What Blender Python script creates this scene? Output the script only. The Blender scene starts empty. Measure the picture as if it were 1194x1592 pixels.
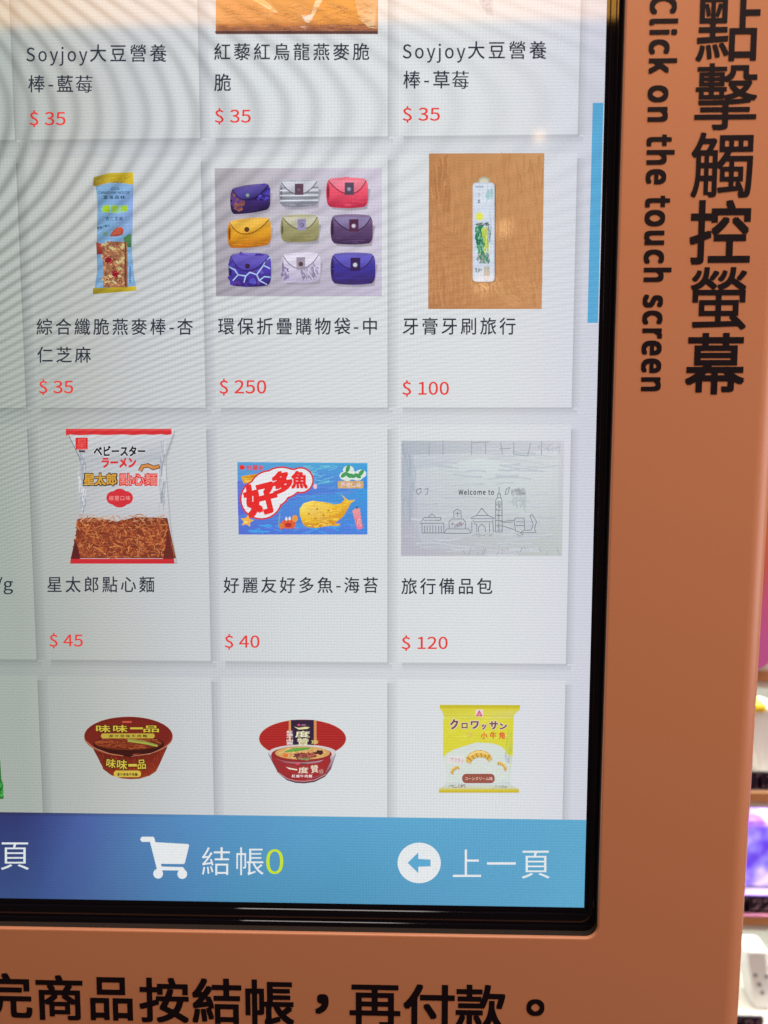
import bpy, bmesh, math, random, os
from mathutils import Vector, Matrix

random.seed(7)
S = bpy.context.scene
COL = S.collection

# ------------------------------------------------------------------ camera
W, H, F = 1194.0, 1592.0, 1241.0
CAM = Vector((.2525, -.5494, -.2116))
RX, RY, RZ = -.0943, -.0004, .0271


def rot3(rx, ry, rz):
    return Matrix.Rotation(rz, 3, 'Z') @ Matrix.Rotation(ry, 3, 'Y') @ Matrix.Rotation(rx, 3, 'X')


MR = rot3(RX, RY, RZ) @ Matrix(((1, 0, 0), (0, 0, -1), (0, 1, 0)))
cd = bpy.data.cameras.new('camera')
cam = bpy.data.objects.new('camera', cd)
COL.objects.link(cam)
cam.matrix_world = Matrix.Translation(CAM) @ MR.to_4x4()
cd.sensor_fit = 'VERTICAL'
cd.sensor_height = 36
cd.sensor_width = 27
cd.lens = 36 * F / H
cd.clip_start = .01
cd.clip_end = 60
cd.dof.use_dof = True
cd.dof.focus_distance = .555
cd.dof.aperture_fstop = 3.6
S.camera = cam

# ------------------------------------------------------------------ world, lamps, exposure
wd = bpy.data.worlds.new('World')
S.world = wd
wd.use_nodes = True
bg = wd.node_tree.nodes['Background']
bg.inputs[0].default_value = (1.0, .80, .66, 1)
bg.inputs[1].default_value = .05
S.view_settings.view_transform = 'Standard'
S.view_settings.look = 'None'
S.view_settings.exposure = 0
S.view_settings.gamma = 1
S.view_settings.use_curve_mapping = False


def area(name, loc, sx, sz, radiance, col, to=None, disk=False):
    d = bpy.data.lights.new(name, 'AREA')
    d.shape = 'DISK' if disk else 'RECTANGLE'
    d.size = sx
    d.size_y = sz
    a = math.pi * sx * sx / 4 if disk else sx * sz
    d.energy = radiance * math.pi * a
    d.color = col
    o = bpy.data.objects.new(name, d)
    COL.objects.link(o)
    o.location = loc
    v = (Vector(to) if to else Vector(loc) + Vector((0, 1, 0))) - Vector(loc)
    o.rotation_euler = v.to_track_quat('-Z', 'Y').to_euler()
    return o


# warm strip light under the shop ceiling, mirrored at the top of the screen glass
area('strip_lamp', (.15, -2.0, 1.04 + .06), 3.0, .12, 10.5, (1.0, .46, .09))
# broad ceiling light high in front of the kiosk
area('ceiling_lamp', (.55, -.85, 1.9), 2.2, 1.0, 8.2, (1.0, .90, .86), to=(.3, -.2, -.2))
# added fill from the right, brightens the panel's rounded edge
area('right_fill_light', (1.75, -.30, -.05), 1.0, 1.5, 2.9, (1.0, .88, .93), to=(.5, 0, -.2))


# ------------------------------------------------------------------ helpers
def at(px, py, Y=0.0):
    """the point at depth Y where the sight line of a photo pixel meets it"""
    d = MR @ Vector(((px - W / 2) / F, -(py - H / 2) / F, -1))
    t = (Y - CAM.y) / d.y
    p = CAM + d * t
    return Vector((p.x, Y, p.z))


def lin(c):
    r = []
    for v in c[:3]:
        v = max(0, min(255, v)) / 255.0
        r.append(v / 12.92 if v <= .04045 else ((v + .055) / 1.055) ** 2.4)
    return (r[0], r[1], r[2], 1.0)


def mix(a, b, t):
    return tuple(a[i] + (b[i] - a[i]) * t for i in range(3))


def link(name, me, parent=None, mat=None):
    o = bpy.data.objects.new(name, me)
    COL.objects.link(o)
    if parent:
        o.parent = parent
    if mat:
        me.materials.append(mat)
    return o


def thing(name, label, cat, loc=(0, 0, 0), group=None):
    o = bpy.data.objects.new(name, None)
    o.empty_display_size = .05
    COL.objects.link(o)
    o.location = loc
    o['label'] = label
    o['category'] = cat
    if group:
        o['group'] = group
    return o


def nodes(name):
    m = bpy.data.materials.new(name)
    m.use_nodes = True
    nt = m.node_tree
    return m, nt, nt.nodes['Principled BSDF']


def paint(name, col, rough=.5, spec=.5, bump=0.0, scale=400, var=0.0, metal=0.0):
    m, nt, p = nodes(name)
    p.inputs['Base Color'].default_value = (*col, 1)
    p.inputs['Roughness'].default_value = rough
    p.inputs['Specular IOR Level'].default_value = spec
    p.inputs['Metallic'].default_value = metal
    N = nt.nodes.new
    tc = N('ShaderNodeTexCoord')
    if bump:
        n = N('ShaderNodeTexNoise')
        n.inputs['Scale'].default_value = scale
        n.inputs['Detail'].default_value = 3
        b = N('ShaderNodeBump')
        b.inputs['Strength'].default_value = bump
        b.inputs['Distance'].default_value = .0004
        nt.links.new(tc.outputs['Object'], n.inputs['Vector'])
        nt.links.new(n.outputs['Fac'], b.inputs['Height'])
        nt.links.new(b.outputs['Normal'], p.inputs['Normal'])
    if var:
        n = N('ShaderNodeTexNoise')
        n.inputs['Scale'].default_value = 6
        n.inputs['Detail'].default_value = 6
        r = N('ShaderNodeMapRange')
        r.inputs[1].default_value = .3
        r.inputs[2].default_value = .7
        r.inputs[3].default_value = rough - var
        r.inputs[4].default_value = rough + var
        nt.links.new(tc.outputs['Object'], n.inputs['Vector'])
        nt.links.new(n.outputs['Fac'], r.inputs[0])
        nt.links.new(r.outputs[0], p.inputs['Roughness'])
    return m


# viewing-angle dimming and cast painted into the emission, left edge to right
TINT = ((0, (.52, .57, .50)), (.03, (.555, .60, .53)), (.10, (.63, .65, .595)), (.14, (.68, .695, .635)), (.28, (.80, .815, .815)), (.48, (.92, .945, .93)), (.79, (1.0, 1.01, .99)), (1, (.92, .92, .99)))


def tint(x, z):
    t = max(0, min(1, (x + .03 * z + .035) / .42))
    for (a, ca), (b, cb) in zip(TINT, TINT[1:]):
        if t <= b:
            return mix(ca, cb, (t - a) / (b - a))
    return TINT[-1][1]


def display_material():
    """LCD picture: colours from the mesh, painted viewing-angle dimming, pixel rows and painted moire bands"""
    m, nt, p = nodes('lcd_picture')
    N, L = nt.nodes.new, nt.links.new
    p.inputs['Base Color'].default_value = (.004, .004, .004, 1)
    p.inputs['Roughness'].default_value = .05
    p.inputs['IOR'].default_value = 1.42
    at_ = N('ShaderNodeAttribute')
    at_.attribute_name = 'Col'
    geo = N('ShaderNodeNewGeometry')
    sep = N('ShaderNodeSeparateXYZ')
    L(geo.outputs['Position'], sep.inputs[0])

    def M(op, a, b=None, c=None):
        n = N('ShaderNodeMath')
        n.operation = op
        for i, v in enumerate((a, b, c)):
            if v is None:
                continue
            if isinstance(v, (int, float)):
                n.inputs[i].default_value = v
            else:
                L(v, n.inputs[i])
        return n.outputs[0]

    def MR_(v, a, b, c, d, smooth=True):
        n = N('ShaderNodeMapRange')
        if smooth:
            n.interpolation_type = 'SMOOTHSTEP'
        L(v, n.inputs[0])
        for i, q in enumerate((a, b, c, d)):
            n.inputs[i + 1].default_value = q
        return n.outputs[0]
    X, Z = sep.outputs[0], sep.outputs[2]
    # millimetre-like rows and columns of the panel
    x = M('MULTIPLY_ADD', X, 2264.0, 60.0)
    y = M('MULTIPLY_ADD', Z, -2310.0, 184.0)
    wob = N('ShaderNodeTexNoise')
    wob.inputs['Scale'].default_value = 14
    wob.inputs['Detail'].default_value = 1
    L(geo.outputs['Position'], wob.inputs['Vector'])
    dy = M('SUBTRACT', y, 180.0)
    q = M('MULTIPLY', dy, dy)
    beta = M('MULTIPLY_ADD', x, 6e-8, 1.08e-4)
    ph = M('ADD', M('MULTIPLY', q, beta), M('SUBTRACT', M('MULTIPLY', x, .031), M('MULTIPLY', M('MULTIPLY', x, x), 1e-5)))
    ph = M('ADD', ph, M('MULTIPLY', wob.outputs['Fac'], .7))
    band = M('MULTIPLY_ADD', M('SINE', M('MULTIPLY', ph, 2 * math.pi)), .5, .5)
    band = M('POWER', band, 1.7)  # camera moire, painted as light and dark bands in the emission
    big = N('ShaderNodeTexNoise')
    big.inputs['Scale'].default_value = 7
    big.inputs['Detail'].default_value = 1
    L(geo.outputs['Position'], big.inputs['Vector'])
    amp = M('MULTIPLY', MR_(X, -.03, .30, .38, .08), MR_(Z, -.36, .0, .20, 1.05))
    amp = M('MULTIPLY', amp, MR_(big.outputs['Fac'], .35, .65, .6, 1.2))
    k1 = M('SUBTRACT', 1.0, M('MULTIPLY', M('SUBTRACT', band, .4), amp))
    rows = M('SINE', M('MULTIPLY', y, 2 * math.pi / 4.7))
    cols = M('SINE', M('MULTIPLY', x, 2 * math.pi / 5.0))
    gm = MR_(big.outputs['Fac'], .42, .6, 0, 1)
    k2 = M('MULTIPLY_ADD', rows, .045, 1.0)
    k3 = M('MULTIPLY_ADD', M('MULTIPLY', cols, gm), .03, 1.0)
    fine = N('ShaderNodeTexNoise')
    fine.inputs['Scale'].default_value = 900
    fine.inputs['Detail'].default_value = 2
    L(geo.outputs['Position'], fine.inputs['Vector'])
    k4 = MR_(fine.outputs['Fac'], .25, .75, .93, 1.07, False)
    k = M('MULTIPLY', M('MULTIPLY', k1, k2), M('MULTIPLY', k3, k4))
    ramp = N('ShaderNodeValToRGB')
    e = ramp.color_ramp
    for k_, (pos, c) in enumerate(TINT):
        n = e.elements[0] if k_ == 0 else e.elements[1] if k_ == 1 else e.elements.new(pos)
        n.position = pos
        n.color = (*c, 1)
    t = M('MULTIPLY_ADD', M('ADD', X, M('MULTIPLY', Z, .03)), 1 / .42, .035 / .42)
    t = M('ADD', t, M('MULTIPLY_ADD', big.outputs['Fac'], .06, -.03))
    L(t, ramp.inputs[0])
    v1 = N('ShaderNodeVectorMath')
    v1.operation = 'MULTIPLY'
    L(at_.outputs['Color'], v1.inputs[0])
    L(ramp.outputs[0], v1.inputs[1])
    v2 = N('ShaderNodeVectorMath')
    v2.operation = 'SCALE'
    L(v1.outputs[0], v2.inputs[0])
    L(k, v2.inputs['Scale'])
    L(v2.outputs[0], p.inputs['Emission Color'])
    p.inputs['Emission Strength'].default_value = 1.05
    return m


LCD = display_material()
ORANGE = paint('orange_panel_paint', (.68, .27, .128), .38, .5, bump=.12, scale=700, var=.05)
VINYL = paint('black_vinyl', (.010, .004, .007), .5, .2, bump=.05)
BLACK = paint('black_bezel_glass', (.005, .0035, .006), .035, .42, var=.02)
RUBBER = paint('dusty_rubber_gasket', (.030, .018, .012), .7, .3, bump=.3, scale=900)

# ------------------------------------------------------------------ lettering
FONTS = {}
try:
    fp = os.path.join(bpy.utils.system_resource('DATAFILES', path='fonts'), 'Noto Sans CJK Regular.woff2')
    FONTS['cjk'] = bpy.data.fonts.load(fp)
except Exception:
    pass
TC = bpy.data.curves.new('letters', 'FONT')
TO = bpy.data.objects.new('letters', TC)
COL.objects.link(TO)
CACHE = {}
EM = .335 if 'cjk' in FONTS else .65          # size of a Chinese character in a text of size 1


def glyphs(s, bold=0.0, space=1.0, res=3):
    key = (s, bold, space, res)
    if key in CACHE:
        return CACHE[key]
    TC.body = s
    if 'cjk' in FONTS:
        TC.font = FONTS['cjk']
    TC.size = 1
    TC.space_character = space
    TC.offset = min(bold, 0) * EM
    TC.resolution_u = res
    TC.update_tag()
    dg = bpy.context.evaluated_depsgraph_get()
    dg.update()
    me = bpy.data.meshes.new_from_object(TO.evaluated_get(dg))
    b0 = [(v.co.x, v.co.y) for v in me.vertices]
    f0 = [tuple(p.vertices) for p in me.polygons]
    bpy.data.meshes.remove(me)
    vs, fs = [(x, y, 0) for x, y in b0], list(f0)
    if bold > 0:                                     # heavier strokes: shifted copies, each a hair in front of the last
        r = bold * EM
        ds = [(r, r), (-r, r), (r, -r), (-r, -r)]
        if bold > .022:
            ds += [(r, 0), (-r, 0), (0, r), (0, -r)]
        for k, (dx, dy) in enumerate(ds):
            n = len(vs)
            vs += [(x + dx, y + dy, k + 1) for x, y in b0]
            fs += [tuple(i + n for i in q) for q in f0]
    CACHE[key] = (vs, fs)
    return vs, fs


def fitted(s, bold=0.0, space=1.0, res=3):
    vs, fs = glyphs(s, bold, space, res)
    x0 = min(v[0] for v in vs)
    x1 = max(v[0] for v in vs)
    y0 = min(v[1] for v in vs)
    y1 = max(v[1] for v in vs)
    return [((v[0] - x0) / (x1 - x0), (v[1] - y0) / (y1 - y0), v[2]) for v in vs], fs


# ------------------------------------------------------------------ flat pictures on the display
STEP = 5e-6


class Pic:
    """shapes drawn on the display plane; coordinates are photo pixels (optionally of an enlarged crop)"""

    def __init__(self, base=1, sc=1.0, ox=0.0, oy=0.0, Y=0.0, raw=False):
        self.raw = raw
        self.v, self.f, self.c = [], [], []
        self.n = base
        self.sc, self.ox, self.oy, self.Y = sc, ox, oy, Y

    def w(self, x, y, d=None):
        p = at(self.ox + x / self.sc, self.oy + y / self.sc, self.Y)
        p.y = self.Y - STEP * (self.n if d is None else d)
        return p

    def world(self, pts, cols):
        self.n += 1
        b = len(self.v)
        for (x, z) in pts:
            self.v.append((x, self.Y - STEP * self.n, z))
        self.face(list(range(b, b + len(pts))), cols)

    def face(self, idx, cols):
        self.f.append(idx)
        cs = [lin(c) for c in cols] if isinstance(cols[0], (tuple, list)) else [lin(cols)] * len(idx)
        if not self.raw:                            # picture colours are given as they look under the painted viewing-angle tint
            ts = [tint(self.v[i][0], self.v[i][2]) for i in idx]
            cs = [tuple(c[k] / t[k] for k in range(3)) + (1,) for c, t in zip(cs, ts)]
        self.c.append(cs)

    def poly(self, pts, col):
        self.n += 1
        b = len(self.v)
        P = [self.w(*p) for p in pts]
        # outward side towards the viewer
        a = sum(P[i].x * P[(i + 1) % len(P)].z - P[(i + 1) % len(P)].x * P[i].z for i in range(len(P)))
        cols = list(col) if isinstance(col[0], (tuple, list)) else [col] * len(P)
        if a < 0:
            P.reverse()
            cols.reverse()
        self.v += [tuple(p) for p in P]
        self.face(list(range(b, b + len(P))), cols)

    def rect(self, x0, y0, x1, y1, col):
        """col: one colour or [tl, tr, br, bl]"""
        self.poly([(x0, y0), (x1, y0), (x1, y1), (x0, y1)], col)

    def vgrad(self, x0, y0, x1, y1, stops):
        """vertical run of colours inside a printed picture"""
        for (t0, c0), (t1, c1) in zip(stops, stops[1:]):
            self.n -= 1
            self.rect(x0, y0 + (y1 - y0) * t0, x1, y0 + (y1 - y0) * t1, [c0, c0, c1, c1])

    def ell(self, cx, cy, rx, ry, col, a0=0, a1=360, n=28, rotd=0):
        cr, sr = math.cos(math.radians(rotd)), math.sin(math.radians(rotd))
        pts = []
        full = abs(a1 - a0) >= 360
        for i in range(n if full else n + 1):
            a = math.radians(a0 + (a1 - a0) * i / n)
            x, y = rx * math.cos(a), ry * math.sin(a)
            pts.append((cx + x * cr - y * sr, cy + x * sr + y * cr))
        self.poly(pts, col)

    def line(self, pts, wd, col):
        self.n += 1
        for (x0, y0), (x1, y1) in zip(pts, pts[1:]):
            l = math.hypot(x1 - x0, y1 - y0) or 1
            nx, ny = -(y1 - y0) / l * wd / 2, (x1 - x0) / l * wd / 2
            ex, ey = (x1 - x0) / l * wd * .25, (y1 - y0) / l * wd * .25
            self.n -= .9
            self.poly([(x0 + nx - ex, y0 + ny - ey), (x1 + nx + ex, y1 + ny + ey), (x1 - nx + ex, y1 - ny + ey), (x0 - nx - ex, y0 - ny - ey)], col)
        self.n += 1

    def rrect(self, x0, y0, x1, y1, r, col, n=5):
        pts = []
        for cx, cy, a in ((x1 - r, y0 + r, -90), (x1 - r, y1 - r, 0), (x0 + r, y1 - r, 90), (x0 + r, y0 + r, 180)):
            for i in range(n + 1):
                b = math.radians(a + 90 * i / n)
                pts.append((cx + r * math.cos(b), cy + r * math.sin(b)))
        self.poly(pts, col)

    def text(self, s, x0, x1, y0, y1, col, bold=0.0, space=1.0, rotd=0, res=3):
        vs, fs = fitted(s, bold, space, res)
        self.n += 1
        b = len(self.v)
        xc, yc = (x0 + x1) / 2, (y0 + y1) / 2
        cr, sr = math.cos(math.radians(rotd)), math.sin(math.radians(rotd))
        for (u, v, k) in vs:
            dx, dy = (u - .5) * (x1 - x0), (.5 - v) * (y1 - y0)
            self.v.append(tuple(self.w(xc + dx * cr - dy * sr, yc + dx * sr + dy * cr, self.n + k * .1)))
        for f in fs:
            self.face([b + i for i in f], col)

    def strokes(self, n, inside, wd, ln, cols, ang=(0, 360)):
        """many short marks scattered inside a region"""
        k = 0
        for _ in range(n * 12):
            x, y = inside()
            if x is None:
                continue
            a = math.radians(random.uniform(*ang))
            l = ln * random.uniform(.5, 1.2)
            c = mix(random.choice(cols), random.choice(cols), random.random())
            bend = random.uniform(-.5, .5)
            p0 = (x - math.cos(a) * l / 2, y - math.sin(a) * l / 2)
            p1 = (x + math.cos(a + 1.57) * bend * wd * 2, y + math.sin(a + 1.57) * bend * wd * 2)
            p2 = (x + math.cos(a) * l / 2, y + math.sin(a) * l / 2)
            if not (inside.has(*p0) and inside.has(*p2)):
                continue
            self.n -= .9
            self.line([p0, p1, p2], wd * random.uniform(.6, 1.2), c)
            k += 1
            if k >= n:
                return

    def build(self, name, parent, mat=None):
        me = bpy.data.meshes.new(name)
        me.from_pydata(self.v, [], self.f)
        ca = me.color_attributes.new('Col', 'FLOAT_COLOR', 'CORNER')
        i = 0
        for p, cs in zip(me.polygons, self.c):
            for k in range(p.loop_total):
                ca.data[p.loop_start + k].color = cs[k]
        return link(name, me, parent, mat or LCD)


def inpoly(pts):
    xs = [p[0] for p in pts]
    ys = [p[1] for p in pts]

    def has(x, y):
        c = False
        for i in range(len(pts)):
            (xa, ya), (xb, yb) = pts[i], pts[i - 1]
            if (ya > y) != (yb > y) and x < (xb - xa) * (y - ya) / (yb - ya) + xa:
                c = not c
        return c

    def f():
        x, y = random.uniform(min(xs), max(xs)), random.uniform(min(ys), max(ys))
        return (x, y) if has(x, y) else (None, None)
    f.has = has
    return f


def both(a, b):
    def f():
        return a()
    f.has = lambda x, y: a.has(x, y) and b.has(x, y)
    return f


def inell(cx, cy, rx, ry):
    def f():
        a, r = random.uniform(0, 6.283), math.sqrt(random.random())
        return cx + rx * r * math.cos(a), cy + ry * r * math.sin(a)
    f.has = lambda x, y: ((x - cx) / rx) ** 2 + ((y - cy) / ry) ** 2 <= 1.1
    return f


# ------------------------------------------------------------------ frames: stacked rounded outlines skinned into one mesh
def rounded(c, r, n=8):
    """c: TL, TR, BR, BL as (x, z)"""
    out = []
    ctr = ((c[0], (1, -1), 180), (c[1], (-1, -1), 90), (c[2], (-1, 1), 0), (c[3], (1, 1), -90))
    for (x, z), (sx, sz), a0 in ctr:
        for i in range(n + 1):
            a = math.radians(a0 - 90 * i / n)
            out.append((x + sx * r + r * math.cos(a), z + sz * r + r * math.sin(a)))
    return out


def grow(c, l, r, t, b):
    return [(c[0][0] - l, c[0][1] + t), (c[1][0] + r, c[1][1] + t), (c[2][0] + r, c[2][1] - b), (c[3][0] - l, c[3][1] - b)]


def skin(name, loops, mat, parent=None, smooth=True):
    v, f = [], []
    m = len(loops[0][0])
    for pts, y in loops:
        v += [(x, y, z) for x, z in pts]
    for k in range(len(loops) - 1):
        for i in range(m):
            j = (i + 1) % m
            f.append((k * m + i, k * m + j, (k + 1) * m + j, (k + 1) * m + i))
    me = bpy.data.meshes.new(name)
    me.from_pydata(v, [], f)
    bm = bmesh.new()
    bm.from_mesh(me)
    bmesh.ops.recalc_face_normals(bm, faces=bm.faces)
    bm.to_mesh(me)
    bm.free()
    if smooth:
        for p in me.polygons:
            p.use_smooth = True
        me.set_sharp_from_angle(angle=math.radians(32))
    return link(name, me, parent, mat)


def box_bm(bm, x0, x1, y0, y1, z0, z1, bev=0.0):
    r = bmesh.ops.create_cube(bm, size=1)
    for v in r['verts']:
        v.co = Vector(((x0 + x1) / 2 + v.co.x * (x1 - x0), (y0 + y1) / 2 + v.co.y * (y1 - y0), (z0 + z1) / 2 + v.co.z * (z1 - z0)))
    if bev:
        es = {e for v in r['verts'] for e in v.link_edges}
        bmesh.ops.bevel(bm, geom=list(es), offset=bev, segments=2, affect='EDGES', profile=.5)


def box(name, mat, parent, *a, bev=0.0):
    bm = bmesh.new()
    box_bm(bm, *a, bev=bev)
    me = bpy.data.meshes.new(name)
    bm.to_mesh(me)
    bm.free()
    return link(name, me, parent, mat)


# ------------------------------------------------------------------ the kiosk front
YP = -.012                                     # front face of the orange panel; the display lies at Y = 0
kiosk = thing('vending_kiosk', 'orange vending machine kiosk front with black Chinese lettering round the touch screen', 'vending kiosk', (.2, 0, -1.0))


def adopt(o, parent):
    o.parent = parent
    o.matrix_parent_inverse = Matrix.Translation(-Vector(parent.location))
    return o


a, b = at(973.5, 0, YP), at(931.5, 1380, YP)
tl = (b.x - a.x) / (b.z - a.z)
zb = at(600, 1453.5, YP).z


def xr(z):
    return a.x + (z - a.z) * tl


OPEN = [(-.175, .43), (xr(.43), .43), (xr(zb), zb), (-.175, zb)]
s0, s1 = at(1198, 800, YP + .006), at(1152, 1575, YP + .006)
so = (s1.x - s0.x) / (s1.z - s0.z)


def xo(z):
    return s0.x + (z - s0.z) * so


R = .014
OUT = [(-.27, .62), (xo(.62), .62), (xo(-1.0), -1.0), (-.27, -1.0)]
loops = [(rounded(OUT, .006), .30), (rounded(OUT, .006), YP + R)]
for i in range(1, 9):
    t = math.radians(90 * i / 8)
    d = R * (1 - math.cos(t))
    loops.append((rounded(grow(OUT, -d, -d, -d, -d), .006), YP + R * (1 - math.sin(t))))
LB = .0012
RO = .0085
loops.append((rounded(grow(OUT, -R - .001, -R - .001, -R - .001, -R - .001), .006), YP))
loops.append((rounded(grow(OPEN, LB + .0006, LB + .0006, LB + .0006, LB + .0006), RO + LB + .0006), YP))
for i in range(0, 7):
    t = math.radians(90 * i / 6)
    d = LB * (1 - math.sin(t))
    loops.append((rounded(grow(OPEN, d, d, d, d), RO + d), YP + LB * (1 - math.cos(t))))
loops.append((rounded(OPEN, RO), YP + .0026))
panel = adopt(skin('front_panel', loops, ORANGE), kiosk)


adopt(skin('gasket', [(rounded(OPEN, RO), YP + .0026), (rounded(grow(OPEN, .0006, .0006, .0006, .0006), RO), YP + .0027), (rounded(grow(OPEN, .0006, .0006, .0006, .0006), RO), .0005)], RUBBER), kiosk)


def panel_glyph(v, f, s, cx, cy, w, h, rotd=0, bold=.02, Y=None, res=8):
    """one glyph or line lettered on the panel, ink box w x h photo pixels about (cx, cy)"""
    Y = YP - .00025 if Y is None else Y
    vs, fs = fitted(s, bold, 1.0, res)
    o = at(cx, cy, Y)
    k = (at(cx + 50, cy, Y) - at(cx - 50, cy, Y)).length / 100
    cr, sr = math.cos(math.radians(rotd)), math.sin(math.radians(rotd))
    base = len(v)
    for (u, t, j) in vs:
        dx, dy = (u - .5) * w * k, (t - .5) * h * k
        v.append((o.x + dx * cr + dy * sr, Y - j * 4e-6, o.z - dx * sr + dy * cr))
    for q in fs:
        f.append([base + i for i in q])


def letters(v, f, label):
    me = bpy.data.meshes.new('lettering')
    me.from_pydata(v, [], f)
    o = link('lettering', me, panel, VINYL)
    o['label'] = label
    return o


BOLD = .020
v, f = [], []
for ch, x0, x1, y0, y1 in (('點', 1082, 1182, -7, 93), ('擊', 1080, 1178, 100, 200), ('觸', 1074, 1171, 207, 306), ('控', 1072, 1168, 312, 410), ('螢', 1072.6, 1162, 416, 512), ('幕', 1065, 1159, 518, 613)):
    panel_glyph(v, f, ch, (x0 + x1) / 2, (y0 + y1) / 2, x1 - x0 - 1, (y1 - y0) * 1.005, bold=.010 if ch in '點擊觸螢' else .018)
letters(v, f, 'large black Chinese lettering running down the right of the screen')

v, f = [], []
# the English line: turned a quarter clockwise, baseline on the left
K_LAT = .78
gv, gf = glyphs('Click on the touch screen', .036, 1.06, 6)
lv, _ = glyphs('C', .036, 1.06, 6)
x_l = max(p[0] for p in lv) + .075 * EM
x_e = max(p[0] for p in gv)
zt, ze = at(1012, 26, YP), at(998, 608, YP)
k = (zt.z - ze.z) / (x_e - x_l)
tilt = (ze.x - zt.x) / (ze.z - zt.z)
kx = 57 * .000445 / EM * K_LAT
for (x, y, j) in gv:
    z = zt.z - (x - x_l) * k
    v.append((zt.x + (z - zt.z) * tilt + y * kx, YP - .00025 - j * 4e-6, z))
f = [list(q) for q in gf]
letters(v, f, 'smaller black English lettering turned on its side')

v, f = [], []
for ch, cx, cy, w, h in (('完', 11, 1548, 77, 74), ('商', 92.5, 1551, 73, 74), ('品', 173, 1553, 66, 71), ('按', 255, 1555, 77, 74), ('結', 337, 1556.5, 77, 75), ('帳', 419.5, 1559, 76, 76),
                         ('，', 500.5, 1561, 21, 33), ('再', 583, 1564, 79, 70), ('付', 667, 1566.5, 80, 77), ('款', 747.5, 1567.5, 79, 78), ('。', 832.5, 1566.5, 28, 28)):
    panel_glyph(v, f, ch, cx, cy, w, h, bold=BOLD)
letters(v, f, 'large black Chinese sentence lettered below the screen')

# ------------------------------------------------------------------ the touch screen
screen = thing('touch_screen', 'lit touch screen showing a grid of snack products and prices over a blue bar', 'touch screen', (.12, 0, -.55))
XL, XR, ZT, ZB = -.147, .3819, .392, -.5493
DISP = [(XL, ZT), (XR, ZT), (XR, ZB), (XL, ZB)]
bz = []
for r, b, y, rad in ((0, 0, 0, .0002), (.0022, .0040, 0, .0006), (.0022, .0040, -.0010, .0006), (.0026, .0045, -.0015, .0008), (.0058, .0125, -.0015, .003), (.0058, .0125, -.0023, .003),
                     (.0062, .0129, -.0027, .003), (.022, .026, -.0027, .006)):
    bz.append((rounded(grow(DISP, .02 if r > .01 else r, r, b, b), rad), y))
adopt(skin('bezel', bz, BLACK, smooth=False), screen)

GREY = (207, 209, 215)
d = Pic(0, raw=True)
d.world([(XL, ZB), (XR, ZB), (XR, ZT), (XL, ZT)], GREY)
adopt(d.build('display', None), screen)

CARD = (214, 216, 220)
SH = (180, 182, 187)
P, Q = .125, .1781
cards = {}


def card(c, r, label):
    x0, x1 = c * P - .0032, c * P + .1150
    z0, z1 = -r * Q - .0138, -r * Q + .1530
    x0, x1, z1 = max(x0, XL + .001), min(x1, XR - .002), min(z1, ZT - .002)
    z0 = max(z0, ZB + .06)
    p = Pic(3, raw=True)
    s = .0036
    m_ = mix(SH, GREY, .45)
    low = z0 > ZB + .061
    # drop shadow drawn by the screen along the card's right and lower edges
    p.world([(x1 + s * .45, z0), (x1 + s * 1.7, z0), (x1 + s * 1.7, z1 - s), (x1 + s * .45, z1 - s)], [m_, GREY, GREY, m_])
    p.world([(x1, z0), (x1 + s * .45, z0), (x1 + s * .45, z1 - s), (x1, z1 - s)], [SH, m_, m_, SH])
    if low:
        p.world([(x0 + s, z0 - s * 1.7), (x1 + s, z0 - s * 1.7), (x1 + s, z0 - s * .45), (x0 + s, z0 - s * .45)], [GREY, GREY, m_, m_])
        p.world([(x0 + s, z0 - s * .45), (x1 + s * .3, z0 - s * .45), (x1 + s * .3, z0), (x0 + s, z0)], [m_, m_, SH, SH])
    p.world([(x0, z0), (x1, z0), (x1, z1), (x0, z1)], mix(CARD, GREY, .6))
    e = .0006
    p.world([(x0 + e, z0), (x1 - e * .2, z0), (x1 - e * .2, z1 - e), (x0 + e, z1 - e)], CARD)
    o = adopt(p.build('product_card', None), screen)
    o['label'] = label
    cards[(c, r)] = o
    return o


INK = (44, 50, 62)
RED = (222, 62, 58)
LAY = 24


def title(c, r, *lines):
    p = Pic(LAY)
    for s, x0, x1, y0, y1 in lines:
        if s.endswith('莓'):                            # lettered as its two halves
            s = s[:-1]
            xm = x1 - 26
            p.text('艹', xm - .5, x1, y0 + .3, y0 + 7.2, INK, bold=.006)
            p.text('每', xm, x1 - .3, y0 + 6.2, y1 + .3, INK, bold=.006)
            x1 = xm - 4
        if s.startswith('Soyjoy'):
            k = x0 + (x1 - x0) * .445
            p.text('Soyjoy', x0, k - 2, y0 + 4, y1 + 6, INK, bold=.006, space=1.08)
            p.text(s[6:], k + 2, x1, y0, y1, INK, bold=.008, space=1.1)
        else:
            p.text(s, x0, x1, y0, y1, INK, bold=.008, space=1.1)
    o = p.build('title', cards[(c, r)])
    return keep(o)


def keep(o):
    """child of a card: cards sit under the screen, whose base is off the origin"""
    o.matrix_parent_inverse = o.parent.matrix_parent_inverse.inverted() if False else Matrix.Identity(4)
    return o


def price(c, r, s, x0, x1, y0, y1):
    p = Pic(LAY)
    p.text(s, x0, x1, y0, y1, RED, bold=.008)
    return keep(p.build('price', cards[(c, r)]))


def picture(p, c, r, label):
    o = keep(p.build('product_picture', cards[(c, r)]))
    o['label'] = label
    return o


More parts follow.
